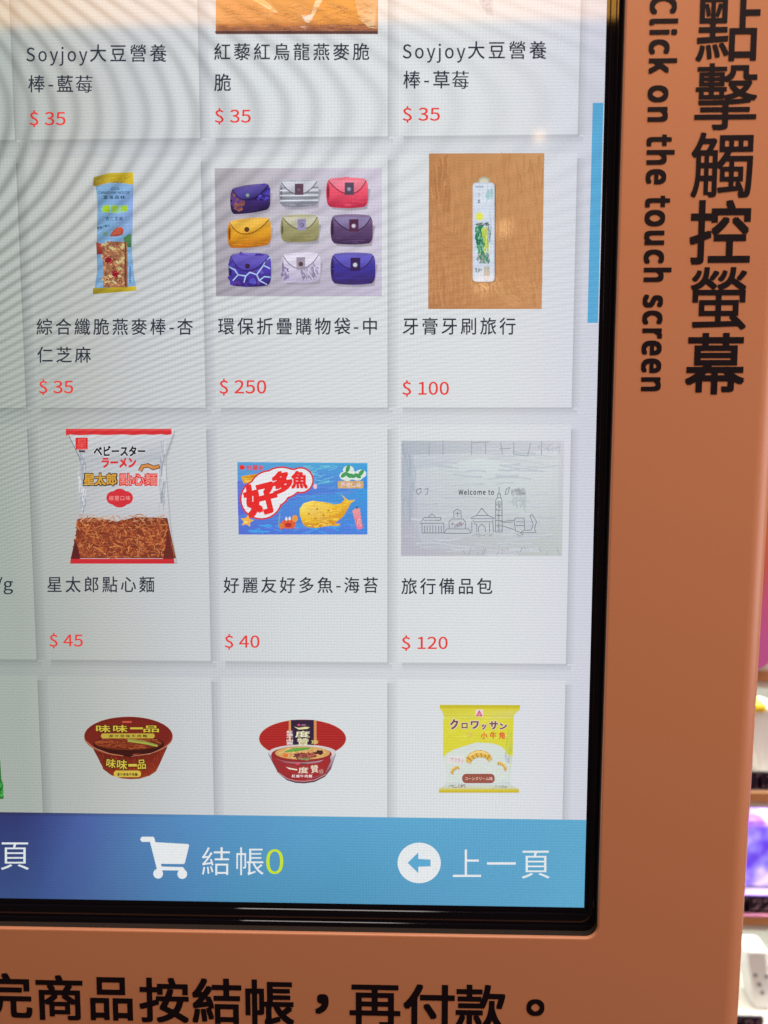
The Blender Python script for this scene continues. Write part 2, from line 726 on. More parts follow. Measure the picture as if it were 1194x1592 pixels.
card(-1, 0, 'card cut off by the left edge of the photo, top row')
card(0, 0, 'card with a five character title and second line, top left')
card(1, 0, 'card with an orange photo cut off at the top')
card(2, 0, 'card at the top right, almost no picture in view')
card(-1, 1, 'narrow sliver of a card left of the cereal bar')
card(0, 1, 'card with a blue cereal bar wrapper')
card(1, 1, 'card with nine rolled shopping bags')
card(2, 1, 'card with a toothbrush pack on a wooden table')
card(-1, 2, 'narrow sliver of a card left of the noodle snack')
card(0, 2, 'card with a red and white noodle snack bag')
card(1, 2, 'card with a blue cracker box')
card(2, 2, 'card with a grey printed travel pouch')
card(-1, 3, 'narrow sliver of a card above the blue bar')
card(0, 3, 'card with a brown red noodle bowl')
card(1, 3, 'card with a bright red noodle bowl')
card(2, 3, 'card with a yellow snack bag')

title(0, 0, ('Soyjoy大豆營養', 41, 259, 69, 96.5), ('棒-藍莓', 44, 144, 117, 144))
price(0, 0, '$ 35', 46, 102, 171.5, 198)
title(1, 0, ('紅藜紅烏龍燕麥脆', 333, 574, 67, 94), ('脆', 333, 359, 114.5, 142))
price(1, 0, '$ 35', 334, 390, 168, 194)
title(2, 0, ('Soyjoy大豆營養', 626, 849.5, 64, 92), ('棒-草莓', 627, 729, 110, 138))
price(2, 0, '$ 35', 626, 684, 165, 191)
title(0, 1, ('綜合纖脆燕麥棒-杏', 57, 300, 495, 521), ('仁芝麻', 58, 141.5, 539, 564))
price(0, 1, '$ 35', 60.5, 114, 589.5, 614.5)
title(1, 1, ('環保折疊購物袋-中', 339, 586, 494, 520.5))
price(1, 1, '$ 250', 341, 414, 588.5, 615)
title(2, 1, ('牙膏牙刷旅行', 626, 801.5, 493.5, 520.5))
price(2, 1, '$ 100', 625.5, 698, 591, 617)
p = Pic(LAY)
p.text('/g', -7, 20.5, 897, 924, INK, bold=.006)
keep(p.build('title', cards[(-1, 2)]))
title(0, 2, ('星太郎點心麵', 73.5, 240, 896, 921))
price(0, 2, '$ 45', 77, 129, 984, 1008)
title(1, 2, ('好麗友好多魚-海苔', 347.5, 587.5, 897, 922))
price(1, 2, '$ 40', 349.5, 403.5, 985.5, 1010)
title(2, 2, ('旅行備品包', 624, 765.5, 898.5, 924))
price(2, 2, '$ 120', 624.5, 696, 987.5, 1012)

# ---- the scroll bar and the blue bar
sb = Pic(6)
q0, q1 = at(922, 160), at(916, 502)
sb.world([(q0.x - .0002, q1.z), (XR - .0006, q1.z), (XR - .0006, q0.z), (q0.x - .0002, q0.z)], (88, 164, 207))
adopt(sb.build('scroll_bar', None), screen)

ZM = -.4835
mb = Pic(40)
bx = [(XL, (44, 50, 104), (52, 70, 122)), (-.03, (48, 56, 108), (56, 78, 128)), (-.012, (54, 66, 124), (60, 84, 138)), (.02, (72, 94, 156), (70, 98, 150)), (.075, (82, 130, 180), (74, 122, 168)), (.13, (86, 146, 190), (76, 138, 176)),
      (.20, (90, 156, 196), (78, 144, 180)), (.26, (92, 162, 200), (86, 150, 188)), (.32, (92, 162, 200), (90, 156, 194)), (XR, (94, 164, 200), (92, 164, 198))]
ZE = ZM - .0030
for (xa, ta, ba), (xb, tb, bb) in zip(bx, bx[1:]):
    mb.n -= 1
    mb.world([(xa, ZB), (xb, ZB), (xb, ZE), (xa, ZE)], [ba, bb, tb, ta])
    ka, kb = [max(0, .55 - .55 * (q + .03) / .14) if q > -.03 else .55 for q in (xa, xb)]  # shadow line painted on the bar's top edge, fading out from the left
    mb.n -= 1
    mb.world([(xa, ZE), (xb, ZE), (xb, ZM), (xa, ZM)], [ta, tb, mix(tb, (40, 40, 56), kb), mix(ta, (40, 40, 56), ka)])
menu = adopt(mb.build('menu_bar', None), screen)
WHITE = (222, 226, 228)
for name, s_, x0, x1_, y0, y1, c_, bo in (('page_lettering', '頁', 1.4, 45.5, 1309.5, 1352, (216, 224, 226), -.004), ('checkout_lettering', '結帳', 314, 410, 1317, 1360.5, WHITE, -.004),
                                      ('item_count', '0', 414, 440.5, 1320, 1358.5, (196, 222, 30), -.002), ('page_lettering', '上一頁', 704, 854.7, 1320.5, 1365.5, WHITE, -.004)):
    p = Pic(46)
    p.text(s_, x0, x1_, y0, y1, c_, bold=bo, space=1.06, res=5)
    keep(p.build(name, menu))
p = Pic(46)
p.line([(222.5, 1304.6), (236.5, 1304.6), (248.5, 1352)], 8, WHITE)
p.ell(222.5, 1304.6, 4, 4, WHITE)
p.ell(236.5, 1304.6, 4, 4, WHITE)
p.poly([(240, 1309), (292.5, 1312), (294.3, 1314), (287.6, 1341), (286, 1343), (247, 1342.6)], WHITE)
p.poly([(250, 1346.8), (284, 1347.8), (287, 1350), (286, 1353), (250, 1352.7)], WHITE)
p.ell(246, 1358, 7.6, 7.6, WHITE)
p.ell(283.5, 1358.5, 7.6, 7.6, WHITE)
keep(p.build('cart_icon', menu))
p = Pic(46)
p.ell(651.7, 1341.3, 33.6, 31.5, WHITE, n=48)
p.poly([(633.8, 1341.1), (650.3, 1325), (650.3, 1335), (669.3, 1336.2), (669.3, 1346.6), (650.3, 1347.2), (650.3, 1357.3)], (90, 163, 202))
keep(p.build('back_icon', menu))

# ------------------------------------------------------------------ product pictures
# top row, orange packet photograph
p = Pic(LAY, 3.98, 320, 0)
p.vgrad(62, -250, 1065, 212, [(0, (196, 130, 74)), (.55, (198, 132, 74)), (.80, (196, 128, 76)), (.88, (182, 112, 66)), (.955, (150, 96, 74)), (1, (96, 66, 64))])
p.poly([(62, -100), (330, -100), (440, 80), (300, 140), (62, 150)], [(204, 138, 90), (206, 146, 92), (214, 150, 96), (200, 130, 80), (205, 142, 92)])
p.poly([(290, 0), (360, 0), (452, 80), (432, 80)], (236, 206, 160))
p.poly([(250, -20), (350, -20), (400, 50)], (226, 180, 120))
p.poly([(640, -40), (900, -40), (1040, 150), (690, 150)], [(206, 136, 66), (212, 142, 70), (196, 124, 60), (200, 128, 62)])
p.poly([(680, 0), (722, 0), (650, 130), (610, 130), (600, 100), (650, 95)], (228, 196, 160))
p.poly([(590, 98), (660, 90), (640, 140), (622, 140)], (214, 204, 196))
p.poly([(575, 160), (635, 160), (615, 188)], (208, 176, 158))
p.poly([(920, -20), (1062, -20), (1062, 180), (1030, 176), (940, 90)], [(214, 160, 110), (206, 150, 110), (190, 130, 90), (226, 190, 150), (218, 170, 120)])
p.poly([(940, 110), (980, 120), (1030, 172), (1010, 172)], (226, 190, 150))
p.strokes(220, inpoly([(90, 20), (1040, 20), (1040, 150), (90, 150)]), 3, 60, [(206, 140, 84), (190, 118, 62), (214, 150, 92)], (-20, 20))
p.strokes(90, inpoly([(66, 160), (1060, 160), (1060, 200), (66, 200)]), 4, 70, [(150, 92, 66), (176, 116, 84), (120, 78, 68)], (-3, 3))
p.rect(62, 204, 1065, 213, (58, 48, 56))
picture(p, 1, 0, 'orange packet photograph cut off by the top of the photo')

p = Pic(LAY, 1.926, 574, 0)
p.poly([(328, -20), (368, -20), (372, 46), (352, 44), (330, 6)], (200, 200, 206))
p.strokes(26, inpoly([(332, -10), (366, -10), (368, 42), (352, 40)]), 2, 9, [(176, 178, 186), (190, 190, 196), (208, 208, 212)])
picture(p, 2, 0, 'faint grey tip of a pack at the top')

# cereal bar
p = Pic(LAY, 7.58, 130, 260)
body = [(140, 180), (590, 170), (582, 470), (575, 800), (572, 1000), (590, 1250), (625, 1440), (125, 1450), (160, 1230), (155, 1000), (160, 700), (165, 440)]
p.poly(body, [(118, 156, 186), (128, 166, 206), (132, 160, 214), (132, 162, 206), (122, 168, 204), (124, 164, 208), (130, 170, 206), (116, 156, 190), (112, 150, 184), (108, 148, 180), (112, 152, 184), (112, 150, 184)])
p.strokes(150, inpoly(body), 8, 60, [(112, 156, 196), (132, 168, 206), (146, 180, 214), (118, 148, 192)], (-25, 5))
p.poly([(125, 125), (300, 75), (590, 66), (594, 212), (440, 190), (300, 188), (150, 232), (118, 220)], [(152, 134, 46), (176, 160, 52), (206, 178, 44), (196, 168, 40), (176, 150, 44), (176, 150, 50), (148, 122, 40), (140, 122, 44)])
p.strokes(40, inpoly([(140, 110), (585, 80), (585, 190), (150, 215)]), 7, 60, [(190, 166, 46), (150, 124, 40), (206, 184, 60)], (-25, -10))
p.poly([(118, 1430), (628, 1408), (632, 1455), (540, 1466), (120, 1500)], [(150, 136, 40), (206, 180, 46), (200, 172, 40), (176, 152, 40), (140, 126, 40)])
p.text('CANADIAN HOUSE', 185, 555, 290, 324, (40, 62, 92), bold=.012)
p.line([(335, 268), (345, 250), (420, 250), (430, 268), (335, 272)], 6, (52, 80, 112))
p.text('富善森林', 245, 495, 338, 384, (38, 62, 88), bold=.012, space=1.1)
p.ell(375, 500, 160, 50, (134, 186, 190))
p.text('纖脆棒', 228, 528, 450, 542, (152, 188, 40), bold=.035, space=1.12)
p.text('杏仁芝麻', 270, 470, 590, 635, (44, 68, 98), bold=.008, space=1.12)
p.text('營養小點心', 165, 325, 690, 722, (34, 52, 80), bold=.012, rotd=-16)
p.ell(265, 790, 26, 24, (110, 150, 130))
p.poly([(315, 820), (350, 760), (400, 715), (460, 712), (482, 750), (468, 800), (400, 822)], [(150, 70, 56), (176, 84, 60), (196, 96, 68), (190, 88, 60), (164, 70, 52), (150, 62, 48), (158, 66, 50)])
p.strokes(18, inpoly([(340, 800), (400, 730), (460, 730), (460, 800)]), 4, 40, [(206, 112, 80), (160, 70, 54)], (-50, -25))
p.poly([(480, 840), (545, 790), (572, 800), (570, 948), (530, 950), (485, 880)], [(84, 130, 76), (96, 146, 92), (80, 130, 86), (52, 96, 60), (60, 104, 60), (80, 126, 80)])
p.poly([(158, 890), (215, 905), (235, 960), (230, 1030), (165, 1030)], [(140, 62, 48), (170, 80, 56), (160, 66, 50), (146, 56, 46), (132, 50, 42)])
g = [(230, 920), (330, 880), (520, 890), (528, 1100), (528, 1420), (240, 1420), (250, 1250), (232, 1080)]
p.poly(g, (150, 98, 74))
p.strokes(420, inpoly(g), 12, 26, [(190, 132, 88), (214, 168, 116), (128, 70, 56), (160, 104, 76), (100, 58, 48), (186, 148, 92)])
p.strokes(14, inpoly(g), 26, 44, [(190, 176, 120), (206, 186, 140)], (-40, 40))
for cx, cy in ((320, 1120), (405, 1270)):
    p.strokes(26, inell(cx, cy, 42, 40), 14, 26, [(140, 22, 40), (170, 30, 52), (110, 18, 34)])
p.poly([(512, 900), (530, 910), (535, 1420), (512, 1420)], (104, 66, 60))
for k in range(9):
    p.rect(566 + k % 3, 1190 + k * 22, 584, 1204 + k * 22, (54, 84, 130))
picture(p, 0, 1, 'blue cereal bar wrapper with yellow ends')

# rolled shopping bags
p = Pic(LAY, 3.79, 310, 220)
p.poly([(90, 158), (1075, 158), (1075, 912), (98, 912)], [(168, 164, 170), (202, 196, 212), (196, 190, 210), (160, 154, 164)])
p.poly([(95, 520), (560, 400), (1075, 520), (1075, 912), (98, 912)], [(164, 160, 168), (194, 190, 200), (204, 198, 214), (190, 182, 204), (156, 150, 160)])


def roll(x0, y0, x1, y1, base, flap, dark, skew=0, stud=(70, 60, 80), tab=None, style=0):
    w_, h_ = x1 - x0, y1 - y0
    def side(u):
        """half width of the soft roll at height u (0 top, 1 bottom)"""
        return w_ / 2 * (1 - abs(2 * u - 1) ** 5 * .16)

    xm = (x0 + x1) / 2

    def row(u, k=1.0):
        y = y0 + h_ * u
        a_ = side(u) * k
        sag = h_ * .045 * (1 if u > .5 else -1) * abs(2 * u - 1)
        return [(xm + a_ * t, y + skew * (.5 - t / 2) + sag * (1 - t * t)) for t in (-1, -.66, -.33, 0, .33, .66, 1)]
    for dx, dy, t in ((16, 15, .25), (11, 10, .5)):      # soft shadow of the roll in the photograph shown
        q_ = row(.3) + row(1)[::-1]
        p.poly([(x + dx, y + dy) for x, y in q_], mix((178, 172, 184), (140, 134, 148), t))
    ct = mix(base, (255, 255, 255), .22)
    N_ = 12
    for k in range(N_):
        ua, ub = k / N_, (k + 1) / N_

        def tone(u):
            return mix(ct, base, min(1, u / .4)) if u < .4 else mix(base, dark, min(1, ((u - .4) / .55) ** 1.5))
        ra, rb = row(ua), row(ub)
        p.n -= .8
        p.poly(ra + rb[::-1], [tone(ua)] * 7 + [tone(ub)] * 7)
    p.n += 1
    pts = row(0) + [row(.25)[-1], row(.5)[-1], row(.75)[-1]] + row(1)[::-1] + [row(.75)[0], row(.5)[0], row(.25)[0]]
    p.ell(x0 + w_ * .035, (y0 + y1) / 2 + skew, w_ * .045, h_ * .36, mix(dark, base, .3))
    p.ell(x0 + w_ * .038, (y0 + y1) / 2 + skew, w_ * .022, h_ * .22, mix(dark, (20, 14, 20), .35))
    reg = inpoly(pts)
    p.strokes(26, reg, 4, w_ * .22, [mix(base, dark, .25), mix(base, dark, .1), base], (-8, 8))
    if style == 1:
        for k in range(7):
            y = y0 + h_ * (.3 + .1 * k)
            p.line([(x0 + 4, y + 4), (x1 - 4, y)], 7, (218, 222, 228) if k % 2 else (122, 126, 136))
    if style == 2:
        p.strokes(26, reg, 20, 44, [(70, 52, 150), (92, 92, 196), (96, 60, 140), (70, 50, 150)])
        for pl in ([(.02, .42), (.14, .5), (.22, .66), (.1, .84)], [(.22, .66), (.4, .70), (.5, .58), (.66, .66), (.72, .84)], [(.72, .84), (.9, .97)], [(.98, .1), (.86, .2), (.82, .36), (.97, .46)], [(.82, .36), (.66, .66)],
                   [(.72, .84), (.84, .72), (.98, .74)], [(.4, .70), (.36, .9)]):
            p.line([(x0 + w_ * a_, y0 + h_ * b_) for a_, b_ in pl], 7, (168, 196, 232))
    if style == 3:
        p.strokes(60, both(inpoly([(x0 + w_ * .5, y0 + h_ * .4), (x1, y0 + h_ * .3), (x1, y1), (x0 + w_ * .45, y1)]), reg), 5, 36, [(110, 100, 130), (206, 198, 222), (150, 140, 170)], (55, 80))
        p.strokes(20, both(inpoly([(x0, y0 + h_ * .4), (x0 + w_ * .2, y0 + h_ * .5), (x0 + w_ * .2, y1), (x0, y1)]), reg), 8, 18, [(150, 130, 180), (120, 110, 140)])
    if style == 4:
        p.strokes(40, both(inpoly([(x0, y0 + h_ * .1), (x0 + w_ * .45, y0 + h_ * .3), (x0 + w_ * .3, y1), (x0 + 8, y1)]), reg), 16, 40, [(126, 74, 66), (150, 92, 70), (84, 56, 130), (96, 62, 110)], (-60, 20))
        p.strokes(24, both(inpoly([(x0 + w_ * .4, y0), (x1, y0), (x1, y0 + h_ * .7), (x0 + w_ * .5, y0 + h_ * .6)]), reg), 14, 40, [(66, 54, 160), (84, 76, 190), (40, 30, 84)], (-40, 40))
    # flap with its fastening
    xc = (x0 + x1) / 2 + (w_ * .05 if style in (0, 5) else -w_ * .06 if style in (2, 4, 6) else 0)
    fy = y0 + h_ * .52 + skew * .5
    fl = []
    for k in range(17):                              # rounded flap hanging over the roll
        u = k / 16
        e_ = 1 - abs(2 * u - 1) ** 2.2
        fl.append((x0 + w_ * (.05 + .90 * u) + (xc - (x0 + x1) / 2) * e_, y0 + skew * (1 - u) + h_ * .05 + (fy - y0 - skew * .5 - h_ * .05) * e_))
    p.line([(x, y + 4) for x, y in fl], 6, mix(dark, (40, 30, 40), .3))
    p.poly(fl, [mix(mix(flap, (255, 255, 255), .16), mix(flap, dark, .25), 1 - abs(2 * k / 16 - 1)) for k in range(17)])
    if tab:
        p.rect(xc - w_ * .11, y0 + h_ * .14 + skew * .5, xc + w_ * .11, fy + h_ * .06, tab)
    p.ell(xc, fy - h_ * .14, w_ * .058, w_ * .058, mix(stud, (20, 10, 20), .45))
    p.ell(xc - 2, fy - h_ * .145, w_ * .044, w_ * .044, stud)


roll(184, 248, 418, 402, (66, 46, 116), (58, 44, 132), (40, 28, 66), 26, (128, 150, 150), None, 4)
roll(474, 228, 704, 378, (168, 172, 182), (190, 192, 204), (128, 128, 142), 6, (120, 96, 116), (96, 72, 88), 1)
roll(750, 222, 994, 388, (226, 84, 106), (232, 110, 132), (182, 46, 74), 0, (150, 154, 176), (86, 74, 92), 0)
roll(170, 452, 424, 612, (214, 154, 40), (222, 168, 44), (180, 104, 30), 18, (84, 56, 40), None, 6)
roll(482, 438, 706, 588, (156, 152, 110), (182, 180, 156), (132, 126, 84), 4, (136, 126, 160), (146, 138, 176), 0)
roll(776, 440, 1022, 604, (96, 72, 112), (118, 104, 150), (66, 46, 80), 0, (200, 190, 210), (84, 44, 72), 5)
roll(178, 668, 426, 852, (78, 62, 168), (74, 60, 170), (52, 38, 110), 0, (60, 36, 62), None, 2)
roll(486, 662, 716, 828, (204, 196, 218), (214, 208, 226), (176, 168, 194), 6, (92, 62, 66), (156, 144, 164), 3)
roll(778, 668, 1038, 842, (64, 54, 150), (74, 66, 178), (60, 44, 96), 0, (190, 198, 216), (56, 36, 82), 0)
picture(p, 1, 1, 'nine rolled bags in three rows on a pale ground')

# toothbrush pack on a table
p = Pic(LAY, 3.317, 600, 220)
p.poly([(222, 62), (817, 60), (803, 864), (218, 864)], [(184, 130, 84), (196, 146, 98), (196, 140, 96), (176, 122, 80)])
p.strokes(620, inpoly([(228, 66), (810, 66), (798, 858), (224, 858)]), 8, 110, [(187, 133, 87), (193, 139, 93), (196, 142, 96), (184, 130, 84), (190, 136, 90)], (80, 98))
p.strokes(60, inpoly([(230, 430), (500, 560), (520, 640), (230, 560)]), 9, 120, [(182, 128, 83), (187, 133, 88)], (0, 30))
p.strokes(40, inpoly([(480, 700), (800, 700), (790, 850), (480, 850)]), 10, 90, [(200, 147, 99), (190, 136, 88)], (30, 90))
p.strokes(24, inpoly([(230, 80), (330, 80), (330, 400), (230, 400)]), 10, 120, [(172, 118, 74), (180, 126, 82)], (80, 96))
p.ell(502, 214, 30, 20, (170, 172, 150))
p.ell(502, 216, 22, 12, (206, 200, 180))
p.rrect(446, 228, 562, 736, 18, (140, 104, 76))
p.rrect(444, 224, 556, 730, 18, (196, 206, 220))
p.rrect(450, 232, 548, 722, 16, [(208, 216, 228)] * 6 + [(200, 210, 224)] * 12 + [(208, 216, 228)] * 6)
p.strokes(40, inpoly([(455, 235), (545, 235), (545, 720), (450, 720)]), 5, 90, [(188, 200, 214), (218, 224, 232), (200, 210, 222)], (85, 95))
p.rect(457, 240, 500, 252, (168, 184, 204))
p.text('小', 470, 484, 278, 292, (120, 132, 150), bold=.02)
p.text('太', 468, 484, 310, 330, (60, 82, 92), bold=.02)
p.strokes(12, inpoly([(515, 250), (545, 250), (545, 320), (520, 320)]), 8, 34, [(150, 190, 190), (170, 200, 206)], (70, 110))
p.ell(479, 398, 19, 22, (218, 220, 92))
p.strokes(30, inpoly([(455, 430), (530, 430), (530, 445), (460, 445)]), 5, 14, [(70, 90, 92), (150, 160, 160)], (-8, 8))
p.strokes(90, inpoly([(456, 445), (500, 445), (510, 590), (470, 600)]), 8, 34, [(40, 122, 84), (70, 150, 104), (180, 206, 190), (30, 100, 76)], (40, 110))
p.strokes(34, inpoly([(486, 445), (520, 450), (526, 580), (505, 590)]), 8, 44, [(190, 200, 84), (160, 190, 80), (206, 212, 120)], (70, 100))
p.strokes(50, inpoly([(470, 590), (524, 585), (526, 640), (470, 640)]), 7, 24, [(40, 120, 90), (150, 160, 160), (90, 150, 120), (180, 150, 150)], (40, 120))
p.strokes(24, inpoly([(515, 440), (535, 440), (535, 540), (520, 530)]), 4, 30, [(130, 140, 146), (170, 180, 186)], (80, 100))
p.strokes(20, inpoly([(455, 662), (495, 662), (495, 686), (455, 690)]), 4, 12, [(120, 132, 140), (160, 170, 180)], (80, 100))
p.rect(500, 656, 530, 704, (176, 172, 164))
p.poly([(498, 704), (530, 704), (524, 724), (512, 724)], (206, 196, 196))
picture(p, 2, 1, 'white toothbrush pack lying on a brown wooden table')

# noodle snack bag
p = Pic(LAY, 3.512, 0, 640)
bag = [(374, 96), (948, 94), (948, 122), (905, 250), (905, 330), (925, 580), (940, 700), (964, 824), (398, 824), (412, 690), (428, 570), (424, 330), (440, 270), (376, 130)]
p.poly([(x + 7, y + 6) for x, y in bag], (172, 174, 176))
p.poly(bag, [(200, 204, 206), (206, 208, 212), (196, 200, 206), (176, 180, 188), (206, 208, 214), (190, 192, 198), (190, 190, 196), (180, 180, 186), (180, 180, 186), (184, 186, 190), (180, 182, 186), (196, 198, 200), (176, 180, 184), (196, 200, 202)])
for x0, x1 in ((430, 470), (870, 905)):
    p.strokes(24, inpoly([(x0, 150), (x1, 150), (x1, 560), (x0, 560)]), 7, 110, [(168, 172, 180), (206, 210, 214), (150, 156, 166)], (78, 104))
p.line([(378, 132), (440, 260)], 5, (120, 128, 136))
p.line([(946, 124), (904, 250)], 4, (156, 160, 168))
nd = [(428, 585), (520, 575), (640, 600), (740, 575), (915, 580), (940, 700), (962, 800), (400, 800), (412, 690)]
p.poly(nd, (120, 58, 40))
p.strokes(620, inpoly(nd), 6, 46, [(150, 72, 44), (186, 106, 60), (206, 134, 80), (110, 44, 34), (132, 56, 38), (170, 88, 52)])
p.poly([(425, 690), (445, 760), (452, 800), (400, 800)], (92, 34, 34))
p.poly([(925, 640), (940, 700), (960, 800), (900, 800), (915, 720)], (104, 44, 38))
p.strokes(40, inpoly([(430, 560), (915, 560), (915, 600), (430, 600)]), 5, 40, [(196, 140, 96), (206, 170, 140), (176, 110, 70)])
p.poly([(376, 96), (948, 94), (948, 124), (920, 127), (890, 123), (850, 127), (800, 124), (740, 128), (680, 124), (600, 128), (520, 125), (450, 129), (400, 125), (376, 131)], [(204, 50, 54)] * 14)
p.rect(374, 94, 948, 104, (216, 74, 74))
p.poly([(402, 798), (960, 798), (964, 824), (398, 824)], (196, 44, 52))
p.rect(428, 142, 494, 206, (206, 44, 48))
p.text('星', 434, 490, 148, 202, (226, 90, 86), bold=.01)
p.rect(446, 210, 480, 221, (60, 62, 70))
p.text('ベビースター', 524, 808, 184, 246, (226, 228, 230), bold=.075)
p.text('ベビースター', 526, 806, 186, 243, (40, 38, 44), bold=.04)
p.text('ラーメン', 570, 756, 250, 305, (212, 48, 52), bold=.045)
p.line([(780, 318), (790, 298), (820, 292), (850, 306), (878, 298)], 24, (96, 56, 40))
p.line([(780, 318), (790, 298), (820, 292), (850, 306), (876, 298)], 15, (206, 138, 74))
p.text('星太郎', 466, 656, 330, 406, (50, 42, 34), bold=.085)
p.text('星太郎', 472, 650, 335, 400, (208, 156, 60), bold=.03)
p.text('點心麵', 662, 872, 332, 404, (210, 44, 52), bold=.075)
p.text('點心麵', 668, 868, 338, 398, (232, 150, 140), bold=.004)
for dx, dy, rx, ry in ((-36, 0, 36, 36), (0, -14, 42, 36), (36, 0, 36, 36), (0, 16, 46, 36)):
    p.ell(667 + dx, 468 + dy, rx, ry, (204, 50, 58))
p.text('椒鹽口味', 610, 724, 456, 482, (232, 160, 156), bold=.0, space=1.12)
picture(p, 0, 2, 'red and white noodle snack bag, brown noodles printed below')

# cracker box
p = Pic(LAY, 3.98, 320, 640)
p.poly([(195, 312), (1000, 318), (1000, 760), (203, 760)], [(90, 156, 206), (66, 160, 214), (70, 130, 214), (84, 108, 206)])
p.poly([(195, 430), (500, 320), (1000, 318), (1000, 470), (640, 520), (200, 640)], [(100, 120, 206), (84, 164, 206), (70, 162, 212), (66, 130, 212), (84, 118, 206), (92, 100, 206)])
p.strokes(90, inpoly([(200, 320), (995, 325), (995, 750), (208, 750)]), 9, 90, [(88, 156, 214), (92, 126, 212), (78, 156, 212), (96, 140, 212)], (-25, 10))
p.strokes(34, inpoly([(560, 330), (820, 330), (800, 460), (600, 440)]), 6, 60, [(96, 178, 206), (110, 190, 214)], (-20, 20))
p.strokes(40, inpoly([(210, 690), (990, 690), (990, 755), (210, 755)]), 9, 60, [(70, 160, 226), (96, 120, 222)], (-20, 20))
p.ell(226, 344, 17, 15, (222, 52, 50))
p.text('好麗友', 254, 360, 330, 362, (222, 60, 56), bold=.02)
p.poly([(220, 400), (262, 392), (318, 384), (322, 410), (300, 436), (236, 444)], (222, 164, 46))
p.strokes(14, inpoly([(225, 400), (318, 390), (300, 436), (236, 440)]), 7, 30, [(236, 196, 90), (190, 126, 40)], (-20, 10))
cl = [(345, 540, 122, 118), (470, 440, 118, 92), (588, 424, 72, 72), (400, 480, 120, 110), (530, 430, 100, 70)]
for ex, c_ in ((10, (206, 56, 62)), (0, (226, 226, 230))):
    for cx, cy, rx, ry in cl:
        p.ell(cx, cy, rx + ex, ry + ex, c_)
p.text('好', 240, 446, 434, 640, (224, 46, 46), bold=.05, rotd=-14, res=5)
p.text('多', 408, 540, 366, 506, (224, 46, 46), bold=.05, rotd=-10, res=5)
p.text('魚', 530, 632, 366, 476, (224, 46, 46), bold=.045, res=5)
p.ell(678, 462, 12, 16, (226, 190, 206))
star = []
for k in range(10):
    a_ = math.radians(-90 + 36 * k + 10)
    r_ = 44 if k % 2 == 0 else 22
    star.append((257 + r_ * math.cos(a_), 676 + r_ * .9 * math.sin(a_)))
p.poly(star, (232, 176, 72))
p.ell(250, 680, 12, 8, (238, 206, 120))
p.ell(512, 694, 46, 30, (216, 92, 58))
p.ell(512, 700, 20, 14, (176, 52, 46))
p.ell(552, 660, 18, 22, (226, 150, 70))
p.ell(470, 706, 16, 18, (214, 120, 64))
p.ell(500, 662, 7, 12, (220, 226, 230))
p.ell(520, 660, 7, 12, (220, 226, 230))
p.line([(478, 720), (462, 726)], 6, (206, 90, 60))
p.line([(546, 716), (560, 722)], 6, (206, 90, 60))
p.line([(460, 630), (452, 700)], 6, (130, 170, 150))
# plain fish shaped cracker in place of the cartoon animal
fish = [(584, 640), (582, 600), (606, 566), (660, 550), (740, 560), (800, 574), (838, 566), (860, 540), (834, 508), (862, 530), (884, 548), (928, 544), (898, 566), (880, 600), (850, 650), (800, 690), (836, 692), (820, 706), (760, 706), (680, 720), (620, 712), (600, 690)]
p.poly(fish, [(236, 200, 60), (238, 214, 90), (240, 222, 120), (238, 212, 84), (236, 196, 60), (232, 184, 52), (230, 178, 50), (228, 176, 50), (232, 184, 60), (234, 190, 60), (232, 186, 54), (236, 200, 80), (226, 172, 50), (220, 160, 46), (214, 150, 44), (216, 150, 46), (232, 186, 60), (222, 164, 50), (206, 136, 46), (206, 138, 46), (204, 136, 46), (224, 170, 50)])
p.strokes(70, inpoly(fish), 6, 40, [(238, 202, 70), (234, 192, 62), (228, 178, 54), (240, 208, 90)], (-20, 20))
for x_, y_ in ((690, 600), (730, 640), (680, 660), (760, 610), (640, 630)):
    p.ell(x_, y_, 7, 6, (190, 128, 40))
for k, (cx, cy) in enumerate(((862, 396), (884, 360), (916, 394), (960, 384), (940, 400), (876, 402))):
    p.ell(cx, cy, 34, 26, (214, 226, 216))
for cx, cy, r_ in ((856, 390, -40), (880, 352, -70), (905, 396, 20), (962, 378, -50), (884, 392, 40), (940, 396, 30)):
    p.ell(cx, cy, 24, 12, (70, 152, 92), rotd=r_)
p.rrect(818, 428, 976, 474, 10, (206, 168, 110))
p.text('海苔口味', 836, 960, 436, 466, (226, 200, 214), bold=.03)
p.strokes(16, inpoly([(820, 432), (972, 432), (972, 472), (822, 472)]), 4, 30, [(186, 140, 80), (226, 196, 140)], (-6, 6))
for k in range(6):
    p.ell(932 + k * 4, 612 + k * 20, 26 - k * 1.5, 14, (228, 150 - k * 6, 150), rotd=-20)
p.strokes(16, inpoly([(915, 650), (965, 650), (975, 715), (930, 715)]), 4, 24, [(232, 176, 170), (214, 120, 120)], (60, 120))
p.ell(936, 592, 6, 7, (90, 70, 90))
picture(p, 1, 2, 'blue cracker box with red characters in a white cloud')

